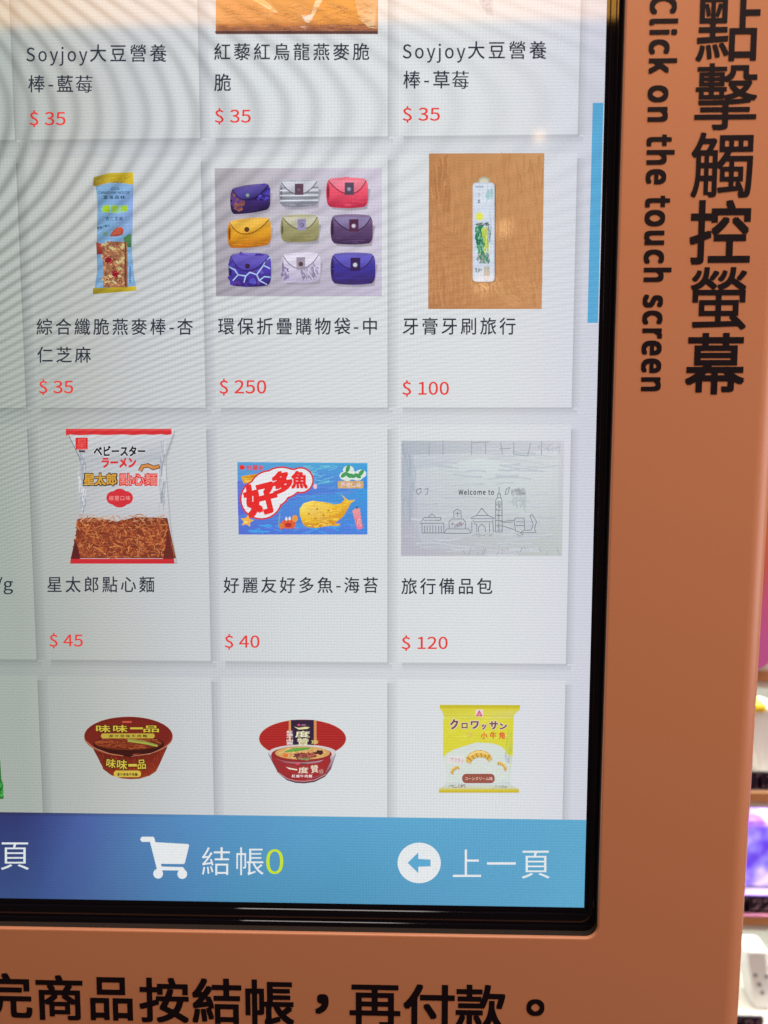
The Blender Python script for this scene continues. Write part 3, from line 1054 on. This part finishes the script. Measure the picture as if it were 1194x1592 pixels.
# travel pouch
p = Pic(LAY, 3.317, 600, 640)
p.poly([(80, 150), (920, 150), (908, 744), (78, 744)], [(172, 179, 188), (200, 201, 209), (186, 192, 190), (176, 176, 189)])
p.poly([(140, 222), (880, 200), (900, 240), (886, 690), (140, 690)], [(188, 194, 202), (206, 210, 214), (198, 200, 208), (186, 192, 192), (178, 180, 192)])
p.poly([(150, 300), (480, 240), (860, 300), (840, 620), (170, 660)], [(194, 200, 206), (206, 214, 216), (204, 208, 212), (190, 196, 198), (184, 188, 198)])
p.strokes(120, inpoly([(84, 155), (905, 155), (898, 738), (84, 738)]), 8, 160, [(186, 192, 200), (198, 202, 208), (182, 188, 197), (192, 198, 202)], (-6, 8))
p.strokes(30, inpoly([(84, 160), (160, 160), (140, 560), (84, 600)]), 9, 140, [(164, 172, 184), (174, 182, 192)], (75, 100))
p.strokes(24, inpoly([(100, 690), (900, 690), (900, 740), (100, 740)]), 4, 34, [(168, 168, 184), (158, 160, 176), (182, 182, 194)], (50, 120))
LG = (160, 165, 173)
for pts in ([(222, 165), (222, 222)], [(294, 150), (294, 222)], [(440, 152), (440, 222)], [(446, 160), (530, 156)], [(512, 158), (512, 216)], [(590, 160), (600, 220)], [(586, 190), (640, 190)],
            [(658, 158), (658, 220), (725, 228)], [(744, 160), (730, 228)], [(800, 152), (800, 222)]):
    p.line(pts, 5, LG)
p.strokes(26, inpoly([(760, 160), (905, 160), (900, 215), (790, 200)]), 3, 22, [(172, 174, 186), (182, 184, 194)])
p.strokes(20, inpoly([(640, 380), (730, 380), (720, 520), (660, 500)]), 8, 50, [(184, 190, 192), (178, 186, 190)], (60, 120))
p.strokes(30, inpoly([(640, 394), (720, 394), (720, 428), (650, 428)]), 4, 24, [(160, 164, 170), (148, 152, 160)], (-10, 10))
# the line drawing printed on it
p.sc, p.ox, p.oy = 4.975, 660, 640
K = (92, 96, 108)
p.text('Welcome to', 262, 535, 598, 642, (62, 64, 74), bold=.02, space=1.08)
D = [
    [(-36, 862), (150, 860)], [(-30, 850), (-10, 830), (-4, 816), (126, 816), (122, 838), (-6, 838)], [(30, 812), (56, 788), (84, 812)], [(-20, 862), (-20, 936), (148, 936), (148, 862)], [(0, 880), (0, 934)], [(20, 880), (20, 934)],
    [(42, 876), (42, 934)], [(64, 876), (64, 934)], [(86, 880), (86, 934)], [(108, 880), (108, 934)], [(128, 880), (128, 934)],
    [(226, 820), (224, 770), (250, 752), (280, 768), (282, 820)], [(190, 900), (188, 850), (210, 828), (296, 828), (314, 850), (316, 900)], [(150, 936), (170, 904), (340, 904), (356, 934), (330, 940), (150, 938)], [(236, 784), (272, 784)], [(254, 770), (254, 806)],
    [(358, 820), (400, 800), (440, 746), (490, 800), (536, 822)], [(358, 826), (536, 826)], [(372, 836), (380, 850), (520, 850), (530, 836)], [(364, 930), (364, 850)], [(402, 930), (402, 870), (380, 860)], [(416, 930), (416, 890), (440, 866), (466, 890), (470, 930)],
    [(500, 930), (500, 860)], [(530, 930), (526, 850)], [(400, 800), (490, 800)], [(432, 750), (452, 750)],
    [(574, 580), (574, 636)], [(560, 664), (566, 630), (582, 630), (588, 664)], [(546, 928), (548, 680), (560, 664), (588, 664), (596, 680), (598, 928), (546, 928)], [(550, 720), (594, 720)], [(550, 760), (594, 760)], [(550, 800), (594, 800)],
    [(550, 840), (594, 840)], [(550, 880), (594, 880)], [(572, 690), (572, 920)],
    [(600, 880), (690, 910)], [(600, 846), (690, 838), (700, 820), (766, 820), (772, 910), (740, 932), (700, 920), (690, 838)], [(604, 856), (680, 852)], [(704, 850), (764, 850)], [(704, 880), (764, 876)], [(776, 916), (820, 912), (836, 870), (812, 800), (830, 792), (862, 850), (846, 900), (858, 930), (740, 934)],
    [(620, 636), (630, 596), (656, 584), (640, 634), (620, 640)], [(674, 600), (672, 636)], [(-60, 600), (-30, 590), (-26, 620), (-50, 640), (-66, 616), (-56, 600)], [(0, 600), (26, 590), (24, 628), (6, 640)],
]
for pts in D:
    p.line(pts, 4.2, K)
p.strokes(26, inpoly([(200, 850), (300, 850), (300, 896), (200, 896)]), 4, 18, [(150, 110, 124), (120, 100, 112)])
p.strokes(40, inpoly([(550, 690), (594, 690), (596, 925), (550, 925)]), 3, 14, [(110, 112, 124), (140, 142, 152)], (-10, 100))
p.strokes(26, inpoly([(364, 940), (536, 940), (536, 962), (364, 962)]), 3, 16, [(130, 132, 142), (150, 152, 160)], (-8, 8))
p.strokes(12, inpoly([(684, 940), (764, 940), (764, 960), (684, 960)]), 3, 14, [(130, 132, 142)], (-8, 8))
picture(p, 2, 2, 'grey pouch printed with a fine line drawing of buildings')

# left sliver
p = Pic(LAY, 3.512, 0, 1000)
p.poly([(-80, 640), (2, 640), (8, 740), (18, 770), (20, 850), (-80, 850)], (46, 120, 50))
p.strokes(14, inpoly([(0, 750), (18, 770), (18, 850), (0, 850)]), 5, 20, [(60, 170, 70), (30, 60, 40), (110, 190, 90)])
picture(p, -1, 3, 'green edge of a pack at the left')

# noodle bowls
p = Pic(LAY, 7.4625, 120, 1100)
p.poly([(860, 740), (1050, 700), (1120, 720), (960, 760), (830, 800)], (190, 190, 194))
cup = [(160, 430), (250, 600), (310, 720), (400, 786), (520, 822), (620, 830), (720, 826), (840, 790), (915, 740), (960, 650), (1050, 450), (840, 540), (620, 570), (400, 540)]
p.poly(cup, [(100, 34, 26), (108, 38, 26), (120, 44, 28), (136, 52, 30), (140, 54, 30), (136, 50, 28), (140, 52, 30), (150, 58, 32), (146, 54, 32), (130, 44, 30), (120, 42, 32), (110, 36, 26), (100, 32, 24), (104, 34, 26)])
p.strokes(130, inpoly(cup), 8, 70, [(120, 40, 28), (140, 50, 30), (108, 34, 26), (150, 60, 36)], (60, 120))
p.ell(600, 330, 514, 230, (150, 84, 58), n=48)
p.ell(600, 322, 508, 218, [(126, 38, 28)] * 24 + [(112, 34, 26)] * 24, n=48)
p.ell(600, 330, 470, 196, (116, 36, 28), n=48)
p.ell(605, 420, 410, 108, (58, 24, 20), n=40)
p.ell(600, 408, 390, 78, (110, 44, 26), n=40)
p.strokes(170, inell(600, 400, 380, 70), 9, 74, [(140, 62, 34), (110, 40, 26), (166, 86, 48), (92, 32, 22), (150, 74, 44)], (-22, 22))
for y_ in (0, 14, 26):
    p.line([(600, 352 + y_), (780, 376 + y_), (940, 424 + y_ * .5)], 11, (136 + y_, 146 + y_, 72))
p.poly([(200, 450), (610, 560), (1010, 440), (900, 510), (680, 545), (620, 560), (400, 520)], (60, 22, 20))
p.poly([(540, 500), (690, 500), (620, 565)], (58, 22, 18))
p.line([(120, 380), (200, 450), (380, 520), (540, 545)], 6, (190, 130, 100))
p.line([(1090, 400), (1000, 466), (860, 520), (680, 545)], 6, (190, 130, 100))
p.rect(536, 146, 644, 164, (206, 90, 70))
for s_, x0, x1, y0, y1 in (('味味', 232, 596, 190, 274), ('一', 626, 776, 216, 240), ('品', 780, 960, 196, 274)):
    p.text(s_, x0 - 6, x1 + 6, y0 - 6, y1 + 6, (46, 26, 16), bold=.075, space=1.06)
    p.text(s_, x0, x1, y0, y1, (202, 178, 64), bold=.02, space=1.06)
p.rrect(290, 288, 910, 344, 26, (186, 164, 64))
p.text('原汁珍味牛肉麵', 382, 822, 300, 334, (70, 64, 22), bold=.02, space=1.2)
for s_, x0, x1, y0, y1, r_ in (('味', 352, 462, 580, 686, 6), ('味', 474, 594, 590, 704, 3), ('一', 606, 706, 640, 670, 0), ('品', 712, 808, 590, 700, -3)):
    p.text(s_, x0 - 7, x1 + 7, y0 - 7, y1 + 7, (46, 26, 16), bold=.075, rotd=r_)
    p.text(s_, x0, x1, y0, y1, (206, 184, 70), bold=.015, rotd=r_)
p.rrect(438, 716, 752, 792, 34, (206, 178, 72))
p.text('原汁珍味牛肉麵', 478, 712, 742, 780, (60, 54, 24), bold=.03, space=1.1)
picture(p, 0, 3, 'brown red noodle bowl with yellow characters')

p = Pic(LAY, 7.4625, 390, 1100)
p.ell(600, 360, 506, 222, (196, 110, 84), n=56)
p.ell(600, 360, 500, 216, (160, 38, 38), n=56)
for k in range(13):
    y_ = 190 + k * 27
    hw = 490 * math.sqrt(max(0, 1 - ((y_ - 360) / 214) ** 2))
    p.line([(600 - hw, y_), (600 + hw, y_)], 9, (180, 50, 46))
p.rect(440, 152, 466, 420, (206, 140, 90))
p.rect(732, 152, 762, 420, (206, 140, 90))
p.rect(466, 142, 730, 440, (52, 36, 58))
cup = [(200, 520), (250, 620), (320, 750), (420, 830), (520, 860), (620, 866), (740, 850), (860, 790), (930, 700), (990, 520), (800, 470), (600, 440), (380, 460)]
p.poly([(x_, y_ + 12) for x_, y_ in cup[:10]], (56, 60, 84))
p.poly(cup, [(190, 190, 200), (150, 60, 66), (130, 44, 52), (140, 40, 46), (150, 40, 44), (150, 40, 44), (146, 40, 46), (130, 44, 56), (130, 60, 78), (180, 180, 196), (206, 206, 212), (210, 210, 214), (206, 206, 212)])
p.line([(300, 740), (420, 822), (520, 848), (620, 854), (740, 838), (870, 775)], 8, (206, 150, 150))
p.ell(600, 520, 392, 92, (204, 196, 196), n=48)
p.ell(590, 540, 350, 92, (144, 44, 44), n=48)
p.poly([(232, 540), (290, 590), (400, 640), (600, 660), (800, 630), (920, 560), (930, 620), (860, 760), (600, 846), (340, 750), (250, 610)], [(150, 48, 52)] * 4 + [(156, 46, 48)] * 7)
p.ell(600, 526, 318, 76, (206, 160, 96), n=44)
p.strokes(150, inell(600, 526, 300, 70), 7, 50, [(222, 184, 120), (190, 130, 70), (206, 150, 80), (230, 200, 150)])
p.poly([(390, 500), (500, 462), (680, 452), (700, 470), (540, 500), (420, 510)], (100, 160, 72))
p.strokes(12, inpoly([(400, 500), (680, 456), (690, 470), (430, 508)]), 6, 60, [(120, 180, 80), (80, 136, 60)], (-15, -5))
p.strokes(60, inell(640, 550, 120, 34), 16, 40, [(130, 56, 52), (160, 84, 68), (110, 42, 44), (176, 100, 80)], (-20, 20))
p.strokes(18, inell(535, 545, 40, 18), 12, 24, [(96, 44, 70), (120, 60, 60)])
p.strokes(24, inell(790, 510, 60, 22), 14, 24, [(60, 30, 40), (96, 44, 44)])
p.strokes(16, inell(410, 545, 30, 18), 14, 24, [(226, 130, 60), (214, 100, 50)])
p.strokes(20, inell(620, 585, 80, 16), 8, 40, [(150, 140, 110), (130, 120, 96), (120, 160, 80)], (-10, 10))
p.poly([(505, 208), (560, 222), (640, 210), (688, 216), (660, 234), (560, 242)], (226, 214, 160))
p.text('度', 520, 690, 258, 332, (228, 222, 186), bold=.02)
p.text('贊', 540, 676, 342, 426, (222, 214, 170), bold=.015)
p.ell(562, 188, 16, 11, (226, 70, 110))
p.rect(590, 182, 640, 196, (150, 110, 140))
for k, ch in enumerate('紅燒牛肉麵'):
    p.text(ch, 420, 494, 254 + k * 33, 284 + k * 33, (222, 212, 214), bold=.02)
p.text('珍', 706, 790, 362, 412, (206, 186, 110), bold=.03)
p.ell(545, 640, 18, 12, (226, 70, 90))
p.rect(575, 632, 650, 648, (110, 60, 66))
p.poly([(410, 672), (460, 684), (548, 700), (540, 714), (450, 700)], (228, 218, 196))
p.text('度', 556, 672, 676, 746, (228, 218, 196), bold=.015)
p.text('贊', 700, 786, 652, 742, (226, 216, 196), bold=.01, rotd=-6)
p.text('珍', 796, 850, 700, 752, (206, 186, 170), bold=.0, rotd=-14)
p.text('紅燒牛肉麵', 480, 716, 762, 796, (226, 206, 206), bold=.03, space=1.1)
picture(p, 1, 3, 'bright red noodle bowl with a black stripe on its lid')

# yellow snack bag
p = Pic(LAY, 7.96, 670, 1080)
bag = [(108, 124), (1100, 128), (1100, 180), (1080, 200), (1025, 250), (1010, 700), (975, 1060), (1000, 1120), (1086, 1160), (1084, 1206), (98, 1200), (98, 1158), (170, 1120), (200, 1000), (150, 740), (165, 280), (140, 210), (112, 170)]
p.poly(bag, [(206, 196, 66), (212, 200, 70), (200, 190, 60), (196, 190, 80), (206, 206, 90), (196, 200, 110), (196, 206, 206), (200, 208, 208), (200, 206, 204), (196, 186, 60), (196, 186, 60), (200, 206, 200), (200, 206, 204), (206, 214, 212), (206, 206, 84), (208, 206, 76), (206, 196, 66), (200, 190, 60)])
p.poly([(150, 300), (1020, 300), (1012, 760), (960, 740), (880, 640), (760, 600), (560, 590), (400, 640), (270, 680), (190, 730), (150, 770)], (212, 206, 64))
p.poly([(190, 736), (280, 682), (400, 640), (560, 592), (760, 602), (870, 640), (960, 744), (980, 800), (970, 1080), (190, 1090), (200, 1000), (160, 780)], (206, 214, 208))
p.strokes(90, inpoly([(160, 260), (1010, 260), (1000, 560), (165, 560)]), 8, 90, [(216, 210, 70), (206, 198, 58), (222, 218, 96)], (-8, 8))
p.strokes(60, inpoly([(190, 900), (960, 900), (960, 1130), (180, 1130)]), 8, 80, [(200, 208, 204), (214, 220, 218), (206, 210, 200)], (-8, 8))
p.strokes(20, inpoly([(920, 420), (1010, 420), (1000, 760), (930, 740)]), 12, 110, [(190, 196, 60), (196, 200, 90)], (80, 100))
p.strokes(20, inpoly([(910, 700), (970, 720), (965, 850), (910, 840)]), 12, 60, [(176, 182, 190), (196, 202, 206)], (70, 110))
p.rect(112, 124, 1100, 150, (192, 180, 46))
p.vgrad(112, 150, 1096, 180, [(0, (200, 188, 52)), (1, (212, 204, 70))])
p.rect(140, 244, 1030, 252, (196, 190, 60))
p.rect(98, 1160, 1086, 1202, (204, 186, 60))
p.rect(98, 1188, 1086, 1202, (190, 172, 48))
p.rect(548, 176, 644, 262, (226, 206, 210))
p.poly([(596, 182), (640, 258), (552, 258)], (206, 70, 96))
p.text('小', 572, 620, 214, 254, (232, 190, 196), bold=.03)
for s_, x0, x1, y0, y1 in (('ク', 236, 336, 294, 420), ('ロ', 376, 452, 340, 410), ('ワ', 490, 590, 318, 414), ('ッ', 622, 682, 358, 422), ('サ', 720, 826, 318, 420), ('ン', 846, 938, 346, 420)):
    p.text(s_, x0 - 6, x1 + 6, y0 - 6, y1 + 6, (226, 206, 214), bold=.08)
    p.text(s_, x0, x1, y0, y1, (116, 76, 72), bold=.04)
p.text('小牛角', 614, 910, 452, 540, (212, 84, 58), bold=.03, space=1.25)
p.ell(475, 480, 42, 40, (214, 196, 84))


def croissant(cx, cy, s, rd):
    cr, sr = math.cos(math.radians(rd)), math.sin(math.radians(rd))

    def T(x_, y_):
        return cx + (x_ * cr - y_ * sr) * s, cy + (x_ * sr + y_ * cr) * s
    out = [T(math.cos(math.radians(a_)) * 60, math.sin(math.radians(a_)) * 46) for a_ in range(180, 361, 15)] + [T(math.cos(math.radians(a_)) * 40, 12 + math.sin(math.radians(a_)) * 26) for a_ in range(360, 179, -15)]
    p.poly([(x_ + 8, y_ + 10) for x_, y_ in out], (184, 180, 160))
    p.poly(out, (218, 178, 84))
    for a_ in range(205, 350, 26):
        p.line([T(math.cos(math.radians(a_)) * 58, math.sin(math.radians(a_)) * 44), T(math.cos(math.radians(a_ + 8)) * 40, 10 + math.sin(math.radians(a_)) * 26)], 6 * s, (184, 132, 56))
    p.line([T(math.cos(math.radians(a_)) * 52, math.sin(math.radians(a_)) * 38) for a_ in range(220, 321, 20)], 9 * s, (232, 206, 130))


croissant(590, 800, 2.7, -6)
croissant(300, 930, 1.1, -40)
croissant(865, 880, 1.2, 40)
p.rrect(384, 966, 786, 1082, 50, (150, 84, 70))
p.text('コーンクリーム味', 420, 760, 1004, 1048, (222, 186, 176), bold=.02)
p.rrect(206, 748, 410, 840, 30, (220, 212, 214))
p.text('サクサク', 240, 400, 772, 830, (190, 140, 140), bold=.0, rotd=12)
p.strokes(30, inpoly([(210, 1090), (430, 1090), (430, 1140), (210, 1140)]), 7, 26, [(120, 130, 120), (150, 110, 100), (160, 170, 150)], (-5, 5))
p.strokes(20, inpoly([(760, 1112), (960, 1112), (960, 1140), (760, 1140)]), 6, 26, [(160, 170, 160), (140, 150, 140)], (-5, 5))
picture(p, 2, 3, 'yellow snack bag with brown lettering and pastries')

# ------------------------------------------------------------------ the lit shelves behind the kiosk, right
YS = .30
TAN = paint('tan_shelf_edge', (.52, .25, .10), .45, .4)
CREAM = paint('cream_shelf', (.70, .68, .60), .5, .4)
WALL = paint('white_cabinet_lining', (.78, .80, .78), .5, .4)
TAGM = paint('dark_label_strip', (.020, .010, .022), .3, .5)
DIGIT = paint('pink_label_ink', (.95, .62, .72), .5, .4)

xk = xo(-.4) - .03                                           # hidden behind the kiosk's edge
x1 = at(1194, 1200, YS).x + .30
zs = [at(1170, y_, YS).z for y_ in (1050, 1237, 1427, 1612)]
cab = thing('shelf_cabinet', 'white lined shelf cabinet with tan shelf edges behind the kiosk edge', 'display cabinet', (xk + .2, YS + .1, zs[3] - .12))
adopt(box('back_wall', WALL, None, xk - .05, x1, YS + .26, YS + .275, zs[3] - .12, zs[0] + .35), cab)
adopt(box('side_wall', WALL, None, x1, x1 + .015, YS, YS + .275, zs[3] - .12, zs[0] + .35), cab)


def h(px):
    return px * .00072


NUM = ('', '116', '122', '126')
for i, z in enumerate(zs):
    sh_ = adopt(box('shelf', CREAM, None, xk - .05, x1 - .0005, YS + .001, YS + .2595, z + h(6), z + h(14), bev=.0008), cab)
    box('shelf_edge', TAN, sh_, xk - .05, x1 - .001, YS - .006, YS + .0005, z - h(7), z + h(8), bev=.0012)
    box('light_rail', CREAM, sh_, xk - .05, x1 - .001, YS - .002, YS + .0007, z - h(19), z - h(8), bev=.001)
    if NUM[i]:
        y_ = (0, 1206, 1394, 1580)[i]
        xe = at((0, 1206, 1193, 1181)[i], y_, YS).x
        zt_ = at(1180, y_, YS).z
        box('label_strip', TAGM, sh_, xk - .05, xe if i > 1 else x1 - .002, YS - .010, YS - .0065, z + h(16), z + h(16) + h(27), bev=.0005)
        vs, fs = fitted(NUM[i], .02, 1.05, 5)
        cx_, w_, h_ = at((0, 1192, 1172, 1160)[i], y_, YS).x, h(44), h(19)
        me = bpy.data.meshes.new('label_number')
        me.from_pydata([(cx_ + (u - .5) * w_, YS - .0104, z + h(29.5) + (t - .5) * h_) for u, t, j in vs], [], fs)
        link('label_number', me, sh_, DIGIT)


def pack(name, label, cat, x0, x1_, z0, z1, y0, dy, mat, lean=0.0, group=None, bev=.004):
    t_ = thing(name, label, cat, ((x0 + x1_) / 2, y0 + dy / 2, z0), group)
    bm = bmesh.new()
    box_bm(bm, -(x1_ - x0) / 2, (x1_ - x0) / 2, -dy / 2, dy / 2, 0, z1 - z0, bev=bev)
    for vv in bm.verts:                                      # pillowed like a filled pack
        u, w_ = vv.co.x / ((x1_ - x0) / 2), vv.co.z / (z1 - z0)
        vv.co.x += lean * w_
    me = bpy.data.meshes.new('wrapper')
    bm.to_mesh(me)
    bm.free()
    o = link('wrapper', me, t_, mat)
    return t_


def swirl(name, a_, b_, c_, scale, rough=.3, metal=0.0):
    m, nt, pr = nodes(name)
    n = nt.nodes.new('ShaderNodeTexNoise')
    n.inputs['Scale'].default_value = scale
    n.inputs['Detail'].default_value = 2
    r = nt.nodes.new('ShaderNodeValToRGB')
    r.color_ramp.elements[0].color = (*a_, 1)
    r.color_ramp.elements[0].position = .38
    r.color_ramp.elements[1].color = (*c_, 1)
    r.color_ramp.elements[1].position = .62
    e = r.color_ramp.elements.new(.5)
    e.color = (*b_, 1)
    tc = nt.nodes.new('ShaderNodeTexCoord')
    nt.links.new(tc.outputs['Object'], n.inputs['Vector'])
    nt.links.new(n.outputs['Fac'], r.inputs[0])
    nt.links.new(r.outputs[0], pr.inputs['Base Color'])
    pr.inputs['Roughness'].default_value = rough
    pr.inputs['Metallic'].default_value = metal
    return m


def zat(y_, Y):
    return at(1175, y_, Y).z


def xat(x_, y_, Y):
    return at(x_, y_, Y).x


WHITEP = paint('white_wrapper', (.80, .82, .80), .35, .5)
YELLOW = paint('yellow_wrapper', (.80, .58, .03), .35, .5)
GREENISH = swirl('pale_wrapper', (.50, .62, .55), (.72, .78, .72), (.85, .86, .82), 30)
FOIL = swirl('violet_foil', (.20, .12, .75), (.45, .50, .85), (.95, .97, .95), 34, .22, .1)
zl = [z + h(14) for z in zs]
Y1 = YS + .02
t_ = pack('snack_packet', 'pale green white snack packet with yellow top on the shelf under the pink board', 'snack packet', xat(1150, 1130, Y1), xat(1186, 1130, Y1), zl[1], zl[1] + h(128), Y1 + .05, .05, GREENISH)
t2 = pack('snack_packet', 'white leaning packet with yellow cap, upper shelf beside the pale green packet', 'snack packet', xat(1190, 1130, Y1), xat(1240, 1130, Y1), zl[1], zl[1] + h(112), Y1 + .01, .035, WHITEP, lean=-.018)
c_ = box('cap', YELLOW, t2, -.030, -.012, -.019, .019, h(100), h(116), bev=.004)
pack('foil_packet', 'shiny violet foil packet in the purple lit shelf', 'foil packet', xat(1152, 1320, Y1), xat(1230, 1320, Y1), zl[2] + .0005, zl[2] + h(116), Y1 + .02, .05, FOIL, bev=.008)
pack('snack_box', 'plain pale box at the back of the lowest shelf', 'box', xat(1140, 1500, Y1), xat(1172, 1500, Y1), zl[3], zl[3] + h(100), Y1 + .06, .05, GREENISH)
t3 = pack('gadget_pack', 'white slanted pack with small grey dots on the lowest shelf', 'white pack', xat(1182, 1500, Y1), xat(1216, 1500, Y1), zl[3], zl[3] + h(102), Y1 + .01, .03, WHITEP, lean=-.012)
GDOT = paint('grey_dots', (.18, .19, .2), .4)
for dx, dz in ((-.007, 60), (-.002, 44), (.002, 30), (.006, 58)):
    bm = bmesh.new()
    bmesh.ops.create_cone(bm, cap_ends=True, segments=14, radius1=.0022, radius2=.0022, depth=.002)
    bmesh.ops.rotate(bm, verts=bm.verts, matrix=Matrix.Rotation(math.pi / 2, 3, 'X'))
    bmesh.ops.translate(bm, verts=bm.verts, vec=(dx - .006, -.0155, h(dz)))
    me = bpy.data.meshes.new('button')
    bm.to_mesh(me)
    bm.free()
    link('button', me, t3, GDOT)

# the pink and orange board hanging in front of the upper shelf
m, nt, pr = nodes('pink_orange_print')
tc = nt.nodes.new('ShaderNodeTexCoord')
sp = nt.nodes.new('ShaderNodeSeparateXYZ')
rp = nt.nodes.new('ShaderNodeValToRGB')
mr = nt.nodes.new('ShaderNodeMapRange')
YB = YS - .02
zb0, zb1 = zat(1046, YB), zat(640, YB)
mr.inputs[1].default_value = 0
mr.inputs[2].default_value = zb1 - zb0
nt.links.new(tc.outputs['Object'], sp.inputs[0])
nt.links.new(sp.outputs[2], mr.inputs[0])
nt.links.new(mr.outputs[0], rp.inputs[0])
e = rp.color_ramp
e.elements[0].position = .12
e.elements[0].color = (.62, .13, .42, 1)
e.elements[1].position = .8
e.elements[1].color = (.60, .24, .06, 1)
q = e.elements.new(.28)
q.color = (.64, .13, .30, 1)
q = e.elements.new(.42)
q.color = (.62, .14, .10, 1)
nt.links.new(rp.outputs[0], pr.inputs['Base Color'])
pr.inputs['Roughness'].default_value = .4
xb0 = xat(1090, 1040, YB)
xb1 = xat(1216, 1040, YB)
brd = thing('shelf_sign', 'glossy sign board fading from orange to pink, rounded lower corner, right edge', 'sign board', (xb0, YB, zb0))
loops = []
rc = [(0, zb1 - zb0), (xb1 - xb0, zb1 - zb0), (xb1 - xb0, 0), (0, 0)]
for d_, y_ in ((.05, 0.006), (0, .006), (0, .001), (.001, 0), (.0125, 0)):
    loops.append((rounded(grow(rc, -d_, -d_, -d_, -d_), max(.001, .040 - d_)), y_))
pts_f = loops[-1][0]
o = skin('board', loops[1:], m, brd)
bm = bmesh.new()
bm.from_mesh(o.data)
n_ = len(pts_f)
bm.verts.ensure_lookup_table()
bm.faces.new(bm.verts[-n_:])
bm.faces.new(bm.verts[:n_])
bmesh.ops.recalc_face_normals(bm, faces=bm.faces)
bm.to_mesh(o.data)
bm.free()

# shelf lamps: white above the upper and lowest shelves, violet in the middle
xm = xat(1190, 1300, YS) + .05
for i, colr, rad in ((0, (1, .97, .90), 16), (1, (.40, .26, 1.0), 42), (2, (.98, 1, .97), 16)):
    L_ = area('shelf_lamp', (xm, YS + .035, zs[i] - h(10)), .34, .03, rad, colr, to=(xm, YS + .09, zs[i] - .2))

# ------------------------------------------------------------------ small warm lamps of the shop mirrored in the glass
for px, py, dia, rad in ((838, 212, .042, 16), (785, 355, .055, 12), (752, 440, .08, 9)):
    g_ = at(px, py)
    vdir = (g_ - Vector((CAM.x, -CAM.y, CAM.z)))
    loc = g_ + vdir * (2.4 / abs(vdir.y))
    area('shop_lamp', loc, dia, dia, rad, (1, .62, .30), to=(g_.x, 0, g_.z), disk=True)

bpy.data.objects.remove(TO)
